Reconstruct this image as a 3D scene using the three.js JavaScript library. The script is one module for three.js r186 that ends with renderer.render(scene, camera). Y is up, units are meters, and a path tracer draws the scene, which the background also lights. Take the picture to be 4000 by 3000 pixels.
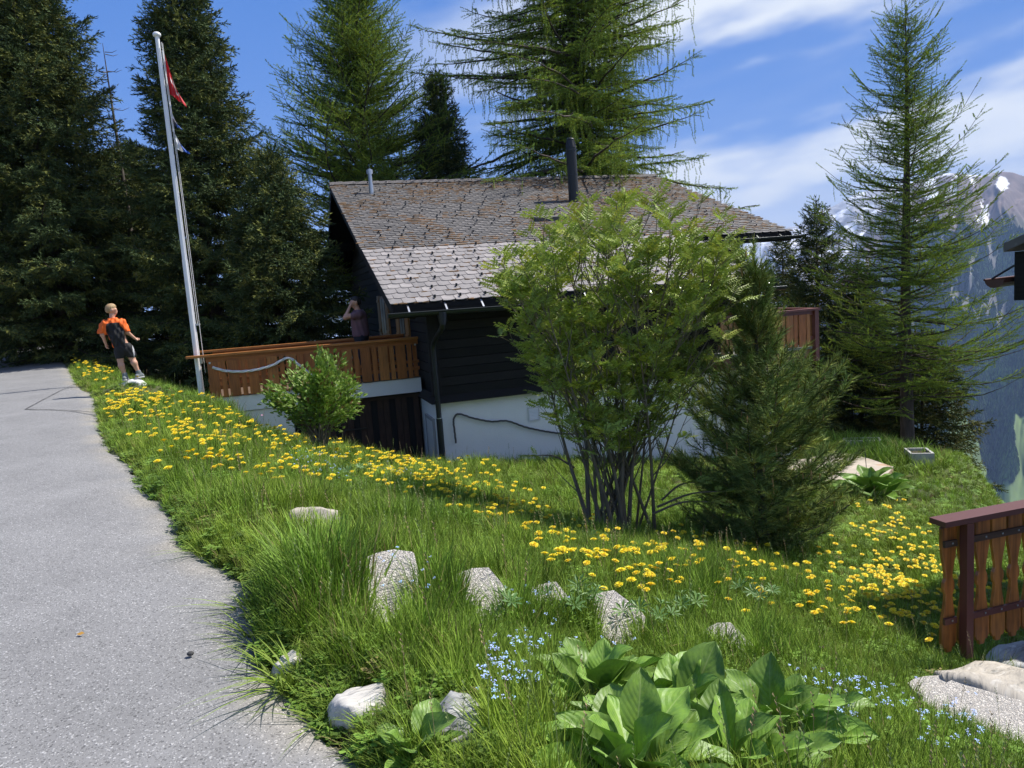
import * as THREE from 'three';
import { mergeGeometries, mergeVertices } from 'three/addons/utils/BufferGeometryUtils.js';
import { ImprovedNoise } from 'three/addons/math/ImprovedNoise.js';

// ---------------------------------------------------------------- camera
const scene = new THREE.Scene();
const V = (x, y, z) => new THREE.Vector3(x, y, z);
const EYE = V(0, 1.6, 0), FOCAL = 1600, PITCH = 7.19 * Math.PI / 180, ROLL = 4.09 * Math.PI / 180;
const fwd = V(0, -Math.sin(PITCH), -Math.cos(PITCH));
const right0 = V(1, 0, 0), up0 = right0.clone().cross(fwd);
const rightV = right0.clone().multiplyScalar(Math.cos(ROLL)).addScaledVector(up0, -Math.sin(ROLL));
const upV = rightV.clone().cross(fwd);
const camera = new THREE.PerspectiveCamera(2 * Math.atan(829.5 / FOCAL) * 180 / Math.PI, 4 / 3, 0.05, 30000);
camera.position.copy(EYE);
camera.quaternion.setFromRotationMatrix(new THREE.Matrix4().makeBasis(rightV, upV, fwd.clone().negate()));
const renderer = new THREE.WebGLRenderer({ antialias: true });
renderer.toneMapping = THREE.LinearToneMapping;
renderer.toneMappingExposure = 1.45;
renderer.shadowMap.enabled = true;

// ---------------------------------------------------------------- random numbers and noise
function rng(seed) { let a = seed >>> 0; return () => { a = (a + 0x6D2B79F5) | 0; let t = Math.imul(a ^ (a >>> 15), 1 | a); t = (t + Math.imul(t ^ (t >>> 7), 61 | t)) ^ t; return ((t ^ (t >>> 14)) >>> 0) / 4294967296; }; }
const perlin = new ImprovedNoise();
const noise2 = (x, y, s = 0) => perlin.noise(x, y, s + 0.37);
function fbm(x, y, o = 4, s = 0) { let a = 0.5, r = 0; for (let i = 0; i < o; i++) { r += a * perlin.noise(x, y, s + i * 7.31 + 0.37); x *= 2.03; y *= 2.03; a *= 0.5; } return r; }
const clamp = (x, a = 0, b = 1) => Math.min(b, Math.max(a, x));
const sstep = (a, b, x) => { const t = clamp((x - a) / (b - a)); return t * t * (3 - 2 * t); };
const lerp = (a, b, t) => a + (b - a) * t;
function table(T, x) { if (x <= T[0][0]) return T[0][1]; for (let i = 1; i < T.length; i++) if (x <= T[i][0]) { const [x0, y0] = T[i - 1], [x1, y1] = T[i]; return lerp(y0, y1, (x - x0) / (x1 - x0)); } return T[T.length - 1][1]; }

// ---------------------------------------------------------------- sky and sun
const SUN = V(0.515, 0.835, -0.195).normalize();
{
  const W = 2048, Hh = 1024, data = new Float32Array(W * Hh * 4);
  for (let j = 0; j < Hh; j++) {
    const el = ((j + 0.5) / Hh - 0.5) * Math.PI, e = Math.max(el, 0) * 180 / Math.PI;
    for (let i = 0; i < W; i++) {
      const az = ((i + 0.5) / W - 0.5) * 2 * Math.PI;
      const a = ((az + Math.PI / 2 + 3 * Math.PI) % (2 * Math.PI) - Math.PI) * 180 / Math.PI;   // degrees to the right of the view
      const dx = Math.cos(az), dz = Math.sin(az);
      const hz = Math.exp(-e / 9), zen = sstep(10, 80, e);
      let r = lerp(0.050, 0.26, hz), g = lerp(0.165, 0.40, hz), b = lerp(0.50, 0.70, hz);
      r *= 1 - 0.60 * zen; g *= 1 - 0.58 * zen; b *= 1 - 0.50 * zen;
      // thin streaks of high cloud
      const w = e - 0.12 * (a - 16) + 1.3 * noise2(dx * 2.1 + 3, dz * 2.1 + e * 0.05, 2);
      const fine = fbm(dx * 4 + w * 0.05, w * 0.22 + dz * 2, 5, 5), fib = fbm(dx * 9 + dz * 5, w * 0.8, 4, 9);
      const band = 0.5 - 0.5 * Math.cos((w - 12.6) / 13 * 2 * Math.PI);
      const region = clamp(sstep(-16, 14, a) * sstep(95, 60, Math.abs(a - 25)) + 0.85 * sstep(-0.25, 0.3, noise2(dx * 1.3, dz * 1.3, 21)) * sstep(38, 70, Math.abs(a - 10)));
      let c = sstep(0.10, 1.08, band + 0.75 * fine + 0.75 * fib) * region;
      c = Math.max(c, sstep(8.5, 2, e + 3 * fine) * 0.8 * sstep(-30, 20, a));
      c = clamp(c * 0.95 + 0.07 * region * (0.5 + fib)) * (1 - 0.6 * sstep(40, 80, e));
      const wr = 0.62, wg = 0.66, wb = 0.72, k = (j * W + i) * 4;
      data[k] = lerp(r, wr, c); data[k + 1] = lerp(g, wg, c); data[k + 2] = lerp(b, wb, c); data[k + 3] = 1;
    }
  }
  const sky = new THREE.DataTexture(data, W, Hh, THREE.RGBAFormat, THREE.FloatType);
  sky.mapping = THREE.EquirectangularReflectionMapping; sky.magFilter = THREE.LinearFilter; sky.minFilter = THREE.LinearFilter; sky.needsUpdate = true;
  scene.background = sky; scene.environment = sky;
}
const sun = new THREE.DirectionalLight(new THREE.Color().setRGB(1, 0.955, 0.88), 5);
sun.position.copy(SUN).multiplyScalar(80); sun.target.position.set(0, 0, -12); sun.position.add(sun.target.position);
sun.castShadow = true; sun.shadow.mapSize.set(4096, 4096);
Object.assign(sun.shadow.camera, { left: -30, right: 30, top: 30, bottom: -30, near: 1, far: 200 });
scene.add(sun, sun.target);

// ---------------------------------------------------------------- helpers
function ray(px, py) { return fwd.clone().addScaledVector(rightV, (px - 1106) / FOCAL).addScaledVector(upV, (829.5 - py) / FOCAL); }   // photograph at 2212 x 1659
const at = (px, py, depth) => EYE.clone().addScaledVector(ray(px, py), depth);
function toPx(p) { const d = p.clone().sub(EYE), z = d.dot(fwd); return [1106 + FOCAL * d.dot(rightV) / z, 829.5 - FOCAL * d.dot(upV) / z, z]; }
const used = new Map();
function numbered(n) { const k = used.get(n) ?? 0; used.set(n, k + 1); return k ? `${n}_${String(k).padStart(3, '0')}` : n; }
function tag(o, label, category, group) { o.userData.label = label; o.userData.category = category; if (group) o.userData.group = group; return o; }
function thing(name, label, category, pos, turn = 0, group) {
  const o = new THREE.Group(); o.name = numbered(name); scene.add(o);
  if (pos) o.position.copy(pos); o.rotation.y = turn; return tag(o, label, category, group);
}
function mesh(name, geo, mat, parent, kind) {
  const m = new THREE.Mesh(geo, mat); m.castShadow = m.receiveShadow = true;
  if (parent) { m.name = name; parent.add(m); } else { m.name = numbered(name); scene.add(m); }
  if (kind) m.userData.kind = kind; return m;
}
function inst(name, geo, mat, list, parent, kind = 'stuff') {   // list: [Matrix4, Color?]
  const m = new THREE.InstancedMesh(geo, mat, list.length); m.castShadow = m.receiveShadow = true;
  list.forEach(([M, c], i) => { m.setMatrixAt(i, M); if (c) m.setColorAt(i, c); });
  if (parent) { m.name = name; parent.add(m); } else { m.name = numbered(name); scene.add(m); }
  m.userData.kind = kind; return m;
}
const rgb = (r, g, b) => new THREE.Color().setRGB(r, g, b);
function std(r, g, b, rough = 0.9, extra = {}) { return new THREE.MeshStandardMaterial({ color: rgb(r, g, b), roughness: rough, metalness: 0, side: THREE.DoubleSide, ...extra }); }
function phys(r, g, b, rough, extra = {}) { return new THREE.MeshPhysicalMaterial({ color: rgb(r, g, b), roughness: rough, metalness: 0, side: THREE.DoubleSide, ...extra }); }

// collects triangles; flat or smooth shaded
class GB {
  constructor() { this.p = []; this.n = []; this.uv = []; this.c = []; this.col = null; }
  v(P, N, u = 0, w = 0) { this.p.push(P.x, P.y, P.z); this.n.push(N.x, N.y, N.z); this.uv.push(u, w); if (this.col) this.c.push(...this.col); }
  tri(a, b, c, ta, tb, tc) { const n = b.clone().sub(a).cross(c.clone().sub(a)).normalize(); this.v(a, n, ...(ta || [0, 0])); this.v(b, n, ...(tb || [0, 0])); this.v(c, n, ...(tc || [0, 0])); }
  quad(a, b, c, d, t) { const [ta, tb, tc, td] = t || []; this.tri(a, b, c, ta, tb, tc); this.tri(a, c, d, ta, tc, td); }
  // box from a corner and three edge vectors; uv in metres, u along the first edge
  box(o, ex, ey, ez, ch = 0) {
    const L = [ex.length(), ey.length(), ez.length()], P = (a, b, c) => o.clone().addScaledVector(ex, a).addScaledVector(ey, b).addScaledVector(ez, c);
    const hand = ex.clone().cross(ey).dot(ez) < 0;
    const face = (a, b, c, d, lu, lv) => { const t = [[0, 0], [lu, 0], [lu, lv], [0, lv]]; hand ? this.quad(d, c, b, a, [t[3], t[2], t[1], t[0]]) : this.quad(a, b, c, d, t); };
    face(P(0, 0, 1), P(1, 0, 1), P(1, 1, 1), P(0, 1, 1), L[0], L[1]); face(P(1, 0, 0), P(0, 0, 0), P(0, 1, 0), P(1, 1, 0), L[0], L[1]);
    face(P(0, 1, 1), P(1, 1, 1), P(1, 1, 0), P(0, 1, 0), L[0], L[2]); face(P(0, 0, 0), P(1, 0, 0), P(1, 0, 1), P(0, 0, 1), L[0], L[2]);
    face(P(1, 0, 1), P(1, 0, 0), P(1, 1, 0), P(1, 1, 1), L[2], L[1]); face(P(0, 0, 0), P(0, 0, 1), P(0, 1, 1), P(0, 1, 0), L[2], L[1]);
    return this;
  }
  tube(path, rad, sides = 6, cap = true) {
    let ref = null; const rings = [];
    for (let i = 0; i < path.length; i++) {
      const t = path[Math.min(i + 1, path.length - 1)].clone().sub(path[Math.max(i - 1, 0)]).normalize();
      if (!ref) { ref = Math.abs(t.y) < 0.9 ? V(0, 1, 0) : V(1, 0, 0); }
      const b = t.clone().cross(ref).normalize(), n = b.clone().cross(t).normalize(); ref = n.clone();
      const r = Array.isArray(rad) ? rad[i] : rad, ring = [];
      for (let k = 0; k < sides; k++) { const a = k / sides * 2 * Math.PI, d = n.clone().multiplyScalar(Math.cos(a)).addScaledVector(b, Math.sin(a)); ring.push([path[i].clone().addScaledVector(d, r), d]); }
      rings.push(ring);
    }
    let len = 0;
    for (let i = 0; i + 1 < rings.length; i++) {
      const dl = path[i].distanceTo(path[i + 1]);
      for (let k = 0; k < sides; k++) {
        const k2 = (k + 1) % sides, A = rings[i][k], B = rings[i][k2], C = rings[i + 1][k2], D = rings[i + 1][k];
        for (const [q, u, w] of [[A, k, 0], [B, k + 1, 0], [C, k + 1, 1], [A, k, 0], [C, k + 1, 1], [D, k, 1]]) this.v(q[0], q[1], u / sides, len + w * dl);
      }
      len += dl;
    }
    if (cap) for (const [ring, c, s] of [[rings[0], path[0], -1], [rings[rings.length - 1], path[path.length - 1], 1]]) for (let k = 0; k < sides; k++) { const a = ring[k][0], b = ring[(k + 1) % sides][0]; s > 0 ? this.tri(c, a, b) : this.tri(c, b, a); }
    return this;
  }
  geo() {
    const g = new THREE.BufferGeometry();
    g.setAttribute('position', new THREE.Float32BufferAttribute(this.p, 3)); g.setAttribute('normal', new THREE.Float32BufferAttribute(this.n, 3)); g.setAttribute('uv', new THREE.Float32BufferAttribute(this.uv, 2));
    if (this.c.length) g.setAttribute('color', new THREE.Float32BufferAttribute(this.c, 3));
    return g;
  }
}
// colour texture from a function of (u, v) in 0..1 that tiles; values are linear
function colourTex(w, h, fn, rep = 1) {
  const d = new Uint8Array(w * h * 4), s = x => 255 * (x <= 0.0031308 ? 12.92 * x : 1.055 * Math.pow(x, 1 / 2.4) - 0.055);
  for (let j = 0; j < h; j++) for (let i = 0; i < w; i++) { const c = fn(i / w, j / h, i, j), k = (j * w + i) * 4; d[k] = clamp(s(clamp(c[0])), 0, 255); d[k + 1] = clamp(s(clamp(c[1])), 0, 255); d[k + 2] = clamp(s(clamp(c[2])), 0, 255); d[k + 3] = 255; }
  const t = new THREE.DataTexture(d, w, h); t.colorSpace = THREE.SRGBColorSpace; t.wrapS = t.wrapT = THREE.RepeatWrapping; t.magFilter = THREE.LinearFilter; t.minFilter = THREE.LinearMipmapLinearFilter; t.generateMipmaps = true; t.repeat.set(rep, rep); t.needsUpdate = true; return t;
}
function greyTex(w, h, fn, rep = 1) {
  const d = new Uint8Array(w * h * 4);
  for (let j = 0; j < h; j++) for (let i = 0; i < w; i++) { const k = (j * w + i) * 4; d[k] = d[k + 1] = d[k + 2] = 255 * clamp(fn(i / w, j / h, i, j)); d[k + 3] = 255; }
  const t = new THREE.DataTexture(d, w, h); t.wrapS = t.wrapT = THREE.RepeatWrapping; t.magFilter = THREE.LinearFilter; t.repeat.set(rep, rep); t.needsUpdate = true; return t;
}
// noise that tiles over 0..1: mixed from four shifted copies
function tileNoise(u, v, f, o = 4, s = 0) {
  const n = (a, b) => fbm(a * f, b * f, o, s), wu = u, wv = v;
  return n(u, v) * (1 - wu) * (1 - wv) + n(u - 1, v) * wu * (1 - wv) + n(u, v - 1) * (1 - wu) * wv + n(u - 1, v - 1) * wu * wv;
}
const M4 = new THREE.Matrix4();
function matrix(pos, q, s) { return new THREE.Matrix4().compose(pos, q, typeof s === 'number' ? V(s, s, s) : s); }
const quatDir = (dir, roll = 0) => { const q = new THREE.Quaternion().setFromUnitVectors(V(0, 1, 0), dir.clone().normalize()); return q.multiply(new THREE.Quaternion().setFromAxisAngle(V(0, 1, 0), roll)); };

// ---------------------------------------------------------------- the lie of the land
const roadY = z => 0.024 * Math.max(0, -z - 3);
function onRoad(px, py) {
  const d = ray(px, py); let t = -EYE.y / d.y;
  const p = EYE.clone().addScaledVector(d, t); if (t > 0 && p.z > -3) return p;
  // y = -0.024 z - 0.072
  t = (-0.072 - EYE.y) / (d.y + 0.024 * d.z); return EYE.clone().addScaledVector(d, t);
}
const EDGE = [[2.6, 2.2], [0.9, -0.6], [0.1, -1.6], [-0.3, -2.05]].map(([x, z]) => V(x, roadY(z), z)).concat(
  [[790, 1659], [760, 1620], [690, 1560], [620, 1500], [577, 1440], [566, 1400], [543, 1310], [532, 1245], [430, 1198], [382, 1160], [374, 1110], [302, 1050], [290, 1012], [222, 955], [205, 890], [200, 852], [163, 829], [148, 800], [126, 760], [98, 728], [86, 715]].map(([x, y]) => onRoad(x, y)));
{ const a = EDGE[EDGE.length - 1], b = EDGE[EDGE.length - 3]; const d = a.clone().sub(b).setY(0).normalize(); EDGE.push(a.clone().addScaledVector(d, 20), a.clone().addScaledVector(d, 400)); EDGE.unshift(V(14, 0, 22), ); EDGE.unshift(V(200, 0, 330)); }
for (const e of EDGE) e.y = Math.min(roadY(e.z), 2.2);
// signed distance to the right-hand road edge (positive on the meadow side)
function sideOf(x, z) {
  let best = 1e9, sg = 1;
  for (let i = 0; i + 1 < EDGE.length; i++) {
    const a = EDGE[i], b = EDGE[i + 1], ux = b.x - a.x, uz = b.z - a.z, L = ux * ux + uz * uz;
    const t = clamp(((x - a.x) * ux + (z - a.z) * uz) / L), dx = x - a.x - t * ux, dz = z - a.z - t * uz, d = dx * dx + dz * dz;
    if (d < best) { best = d; sg = ux * dz - uz * dx > 0 ? 1 : -1; }
  }
  return sg * Math.sqrt(best);
}
const DROP = [[0, 0], [0.25, 0.03], [0.6, 0.10], [1.2, 0.30], [2.5, 0.78], [4.2, 1.42], [6, 1.95], [8, 2.3], [11, 2.7], [14, 2.98], [18.5, 3.25], [22, 4.8], [26, 8.0], [40, 18], [1300, 720], [4000, 760]];
const YAW = 17.1 * Math.PI / 180, HR = V(Math.cos(YAW), 0, -Math.sin(YAW)), HD = V(-Math.sin(YAW), 0, -Math.cos(YAW)), HO = V(-2.265, 0, -14.716);
const H = (u, v, y) => HO.clone().addScaledVector(HR, u).addScaledVector(HD, v).setY(y);
function houseUV(x, z) { const dx = x - HO.x, dz = z - HO.z; return [dx * HR.x + dz * HR.z, dx * HD.x + dz * HD.z]; }
const BOY = at(279, 820, 13.7);   // where the boy stands, on a hump of the verge
function groundY(x, z) {
  const s = sideOf(x, z), r2 = x * x + z * z;
  let y;
  if (s <= 0) { y = Math.min(roadY(z), 2.2) - 0.07; if (s < -6.5) y += 0.22 * (-s - 6.5) * clamp(1 - (-s) / 900); }
  else y = Math.min(roadY(z), 2.2) * Math.exp(-s / 5) - table(DROP, s) - 0.07 * (1 - sstep(0, 0.12, s));
  if (s > 4 && r2 < 1600) { const q = (x - 7.2) + 0.55 * (z + 11); if (q > 0) y -= 1.2 * Math.pow(q, 1.25); }
  if (s > 0.3 && r2 < 900) {
    y += 0.05 * noise2(x * 0.9, z * 0.9, 3) * sstep(0.3, 1, s) + 0.14 * noise2(x * 0.28, z * 0.28, 6) * sstep(0.5, 3, s);
    { const d2 = (x - BOY.x) ** 2 + (z - BOY.z) ** 2; if (d2 < 9) y += Math.max(0, BOY.y - 0.09 - y) * Math.exp(-d2 / 1.1) * sstep(0.05, 0.45, s); }
    const [u, v] = houseUV(x, z);   // the sunken yard before the garage door
    const m = sstep(-3.2, -2.2, u) * sstep(1.6, 0.8, u) * sstep(-0.6, 0.9, v) * sstep(6, 5, v);
    y = lerp(y, Math.min(y, -2.05), m);
    const n = sstep(0.3, 1.2, u) * sstep(0.2, 1.2, v); y = lerp(y, Math.min(y, -2.6), n * sstep(30, 20, u) * sstep(22, 18, v));   // under the house
    const t = sstep(7.8, 9, u) * sstep(12.2, 11.2, u) * sstep(-3.5, -2.2, v) * sstep(2.5, 1.5, v); y = lerp(y, -3.18, t);
  }
  return y;
}
function onGround(px, py, t0 = 1.5, t1 = 60) {
  const d = ray(px, py); let a = t0, b = null;
  for (let t = t0; t < t1; t *= 1.02) { const p = EYE.clone().addScaledVector(d, t); if (p.y < groundY(p.x, p.z)) { b = t; break; } a = t; }
  if (b === null) return null;
  for (let i = 0; i < 18; i++) { const m = (a + b) / 2, p = EYE.clone().addScaledVector(d, m); p.y < groundY(p.x, p.z) ? b = m : a = m; }
  return EYE.clone().addScaledVector(d, b);
}
const sit = (x, z, dy = 0) => V(x, groundY(x, z) + dy, z);

// ground: one sheet in rings round the viewpoint, out to the valley floor
{
  const rings = []; for (let r = 0.25; r < 4600; r *= r < 25 ? 1.022 : r < 120 ? 1.06 : 1.16) rings.push(r);
  const NA = 480, p = [], c = [], uv = [], id = [];
  const put = (x, z, r) => {
    const y = r > 60 ? Math.max(groundY(x, z), -735) : groundY(x, z); p.push(x, y, z); uv.push(x, z);
    const n = 0.5 + 0.9 * fbm(x * 0.7, z * 0.7, 3, 4), w = clamp(0.5 + 1.2 * fbm(x * 0.13, z * 0.13, 3, 14));
    const soil = [0.060, 0.045, 0.028], grass = [0.050 + 0.03 * w, 0.088 + 0.02 * w, 0.018]; const t = clamp(n);
    for (let k = 0; k < 3; k++) c.push(lerp(soil[k], grass[k], t));
  };
  put(0, 0, 0);
  for (const r of rings) for (let k = 0; k < NA; k++) { const a = k / NA * 2 * Math.PI; put(r * Math.cos(a), r * Math.sin(a), r); }
  for (let k = 0; k < NA; k++) id.push(0, 1 + (k + 1) % NA, 1 + k);
  for (let i = 0; i + 1 < rings.length; i++) for (let k = 0; k < NA; k++) { const a = 1 + i * NA + k, b = 1 + i * NA + (k + 1) % NA; id.push(a, b, a + NA, b, b + NA, a + NA); }
  const g = new THREE.BufferGeometry(); g.setAttribute('position', new THREE.Float32BufferAttribute(p, 3)); g.setAttribute('color', new THREE.Float32BufferAttribute(c, 3)); g.setAttribute('uv', new THREE.Float32BufferAttribute(uv, 2)); g.setIndex(id); g.computeVertexNormals();
  const bump = greyTex(512, 512, (u, v) => 0.5 + 0.9 * tileNoise(u, v, 14, 4, 2));
  mesh('ground', g, std(1, 1, 1, 0.95, { vertexColors: true, bumpMap: bump, bumpScale: 0.03 }), null, 'structure');
}

// road
const roadMat = (() => {
  const R = rng(5), S = 1024, st = new Float32Array(S * S);
  for (let k = 0; k < 26000; k++) {   // stones in the tar, of many sizes and greys
    const x = R() * S, y = R() * S, r = 1.3 + 4.2 * R() * R(), ry = r * (0.5 + 0.6 * R()), a = R() * 3.14, g = R() < 0.34 ? 0.2 + 0.8 * R() : -0.55 * R(), ca = Math.cos(a), sa = Math.sin(a);
    for (let j = -5; j <= 5; j++) for (let i = -5; i <= 5; i++) { const u = (i * ca + j * sa) / r, v = (j * ca - i * sa) / ry; if (u * u + v * v < 1) st[((y + j + S | 0) % S) * S + ((x + i + S | 0) % S)] = g; }
  }
  const map = colourTex(S, S, (u, v, i, j) => {
    const n = tileNoise(u, v, 3, 4, 3), f = R(), s = st[j * S + i];
    const b = 0.205 * (1 + 0.35 * n + 0.22 * (f - 0.5)) * (1 + 1.05 * s); return [b, b * 0.99, b * 0.985];
  }, 1 / 1.3);
  const bump = greyTex(S, S, (u, v, i, j) => 0.5 + 0.4 * st[j * S + i] + 0.15 * tileNoise(u, v, 40, 2, 8), 1 / 1.3);
  return std(1, 1, 1, 0.82, { map, bumpMap: bump, bumpScale: 0.004, vertexColors: true });
})();
{
  // resample the edge finely and fray it
  const pts = [];
  for (let i = 2; i + 1 < EDGE.length - 0; i++) {
    const a = EDGE[i], b = EDGE[i + 1], L = a.distanceTo(b), near = Math.hypot(a.x, a.z) < 30, n = Math.max(1, Math.round(Math.min(L, 60) / (near ? 0.09 : 1.2)));
    for (let k = 0; k < n; k++) pts.push(a.clone().lerp(b, k / n));
  }
  const dist = [0]; for (let i = 1; i < pts.length; i++) dist.push(dist[i - 1] + pts[i].distanceTo(pts[i - 1]));
  const cols = [-0.02, 0.05, 0.12, 0.25, 0.5, 0.9, 1.5, 2.4, 3.4, 4.6, 6.0], p = [], uv = [], c = [], id = [];
  for (let i = 0; i < pts.length; i++) {
    const a = pts[Math.max(0, i - 14)], b = pts[Math.min(pts.length - 1, i + 14)], d = b.clone().sub(a).setY(0).normalize(), left = V(d.z, 0, -d.x);
    cols.forEach((w, j) => {
      let o = w - (j === 0 ? 0.10 * Math.abs(noise2(dist[i] * 1.7, 3)) + 0.10 * noise2(dist[i] * 5, 8) : 0);
      const q = pts[i].clone().addScaledVector(left, o); const y = Math.min(roadY(q.z), 2.2) + (j === 0 ? -0.03 : 0.006 * noise2(q.x * 2, q.z * 2)) - 0.03 * sstep(0.4, 0, w);
      p.push(q.x, y, q.z); uv.push(q.x, q.z);
      const pale = 1 + 0.16 * fbm(q.x * 0.5, q.z * 0.5, 3, 31) + 0.10 * fbm(q.x * 2.2, q.z * 2.2, 3, 33);
      const dirt = sstep(0.3, 0.02, w) * clamp(0.6 + 1.6 * noise2(q.x * 3, q.z * 3, 40)); c.push(pale * lerp(1, 1.25, dirt), pale * lerp(1, 1.17, dirt), pale * lerp(1, 1.02, dirt));
    });
  }
  const n = cols.length;
  for (let i = 0; i + 1 < pts.length; i++) for (let j = 0; j + 1 < n; j++) { const a = i * n + j; id.push(a, a + n, a + 1, a + 1, a + n, a + n + 1); }
  const g = new THREE.BufferGeometry(); g.setAttribute('position', new THREE.Float32BufferAttribute(p, 3)); g.setAttribute('uv', new THREE.Float32BufferAttribute(uv, 2)); g.setAttribute('color', new THREE.Float32BufferAttribute(c, 3)); g.setIndex(id); g.computeVertexNormals();
  mesh('road', g, roadMat, null, 'structure');
}

// seams of the patched tarmac at the driveway, and a leaf lying on the road
{ const seam = (pts, w) => { const P = pts.map(([x, y]) => onRoad(x, y)), c = new THREE.CatmullRomCurve3(P, false, 'catmullrom', 0.1).getSpacedPoints(60), g = new GB(); for (let i = 0; i < 60; i++) { const d = c[i + 1].clone().sub(c[i]).setY(0).normalize(), n = V(d.z, 0, -d.x), k = w * (0.6 + 0.8 * Math.abs(noise2(i * 0.4, 3))), k2 = w * (0.6 + 0.8 * Math.abs(noise2((i + 1) * 0.4, 3))), L = (p, q) => { const r = p.clone().addScaledVector(n, q); r.y = roadY(r.z) + 0.010; return r; }; g.quad(L(c[i], -k), L(c[i + 1], -k2), L(c[i + 1], k2), L(c[i], k)); } return g.geo(); };
  const tar = std(0.06, 0.058, 0.056, 0.8); mesh('road_seam', seam([[55, 885], [110, 886], [160, 888], [212, 893]], 0.018), tar, null, 'structure'); mesh('road_seam', seam([[55, 885], [90, 866], [130, 845], [166, 829]], 0.010), tar, null, 'structure');
  const q = onRoad(175, 1374), g = new GB(), a = V(-0.022, 0.012, 0), b = V(0.024, 0.016, 0.004); g.quad(a, V(0, 0.010, 0.011), b, V(0.002, 0.020, -0.010)); const l = mesh('fallen_leaf', g.geo(), std(0.42, 0.22, 0.03, 0.8)); l.position.copy(q); tag(l, 'small orange leaf lying on the tarmac', 'leaf'); 
  const q2 = onRoad(412, 1417), g2 = new THREE.IcosahedronGeometry(0.014, 1); const s = mesh('pebble', g2, std(0.05, 0.05, 0.05, 0.9)); s.position.copy(q2).add(V(0, 0.012, 0)); s.scale.set(1.2, 0.8, 1); tag(s, 'dark pebble lying alone on the road', 'stone'); }

// ---------------------------------------------------------------- mountains across the valley
function massif(name, ridge, Dv, Dr, yv, opts) {
  const NC = opts.nc ?? 300, NR = opts.nr ?? 150, p = [], c = [], id = [], grid = [];
  const x0 = ridge[0][0], x1 = ridge[ridge.length - 1][0];
  for (let i = 0; i <= NC; i++) {
    const px = lerp(x0, x1, i / NC), d = ray(px, table(ridge, px)), hl = Math.hypot(d.x, d.z), ux = d.x / hl, uz = d.z / hl, az = Math.atan2(ux, -uz);
    const yr = EYE.y + (d.y / hl) * Dr; grid.push([]);
    for (let j = 0; j <= NR; j++) {
      const t = j / NR * 1.25, tt = Math.min(t, 1), D = lerp(Dv, Dr, t);
      const ax = az * 6000 / 700, n = fbm(ax * 1.2, D / 900, 5, opts.seed), rid = 1 - Math.abs(fbm(ax * 2.3 + 0.6 * n, D / 1500, 4, opts.seed + 40)) * 2.6;
      let y = lerp(yv, yr, opts.prof(tt)) + (n * 160 + (rid - 0.6) * 170) * sstep(0, 0.15, tt) * (1 - 0.9 * sstep(0.72, 1, tt)) + (fbm(ax * 6, D / 260, 3, opts.seed + 3) * 26) * sstep(0, 0.2, tt) * (1 - 0.55 * sstep(0.9, 1, tt));
      if (t > 1) y -= (t - 1) * (Dr - Dv) * 0.55;
      p.push(ux * D, y, uz * D); const q = opts.colour(tt, ax, D, y, n, rid); c.push(q[0], q[1], q[2]); grid[i].push([ux * D, y, uz * D, q[3] || 0]);
    }
  }
  for (let i = 0; i < NC; i++) for (let j = 0; j < NR; j++) { const a = i * (NR + 1) + j, b = a + NR + 1; id.push(a, b, a + 1, b, b + 1, a + 1); }
  const g = new THREE.BufferGeometry(); g.setAttribute('position', new THREE.Float32BufferAttribute(p, 3)); g.setAttribute('color', new THREE.Float32BufferAttribute(c, 3)); g.setIndex(id); g.computeVertexNormals();
  mesh(name, g, std(1, 1, 1, 0.95, { vertexColors: true }), null, 'structure'); return grid;
}
massif('snowy_mountain', [[1150, 575], [1300, 560], [1450, 562], [1570, 546], [1640, 518], [1668, 512], [1700, 493], [1722, 488], [1760, 460], [1800, 446], [1843, 421], [1950, 395], [2100, 385], [2350, 380]], 4300, 8600, -500, {
  seed: 11, nc: 260, nr: 120, prof: t => Math.pow(t, 1.15),
  colour: (t, ax, D, y, n, rid) => { const rock = clamp(sstep(0.4, 0.7, rid * 0.45 + 1.3 * fbm(ax * 7, D / 220, 4, 77) + 0.30) * 0.95); const s = 1 - rock * (t > 0.8 ? 0.75 : 1); const snow = sstep(0.22, 0.42, t + 0.25 * n); const k = s * snow; return [lerp(0.13, 0.82, k), lerp(0.12, 0.83, k), lerp(0.12, 0.86, k)]; }
});
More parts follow.
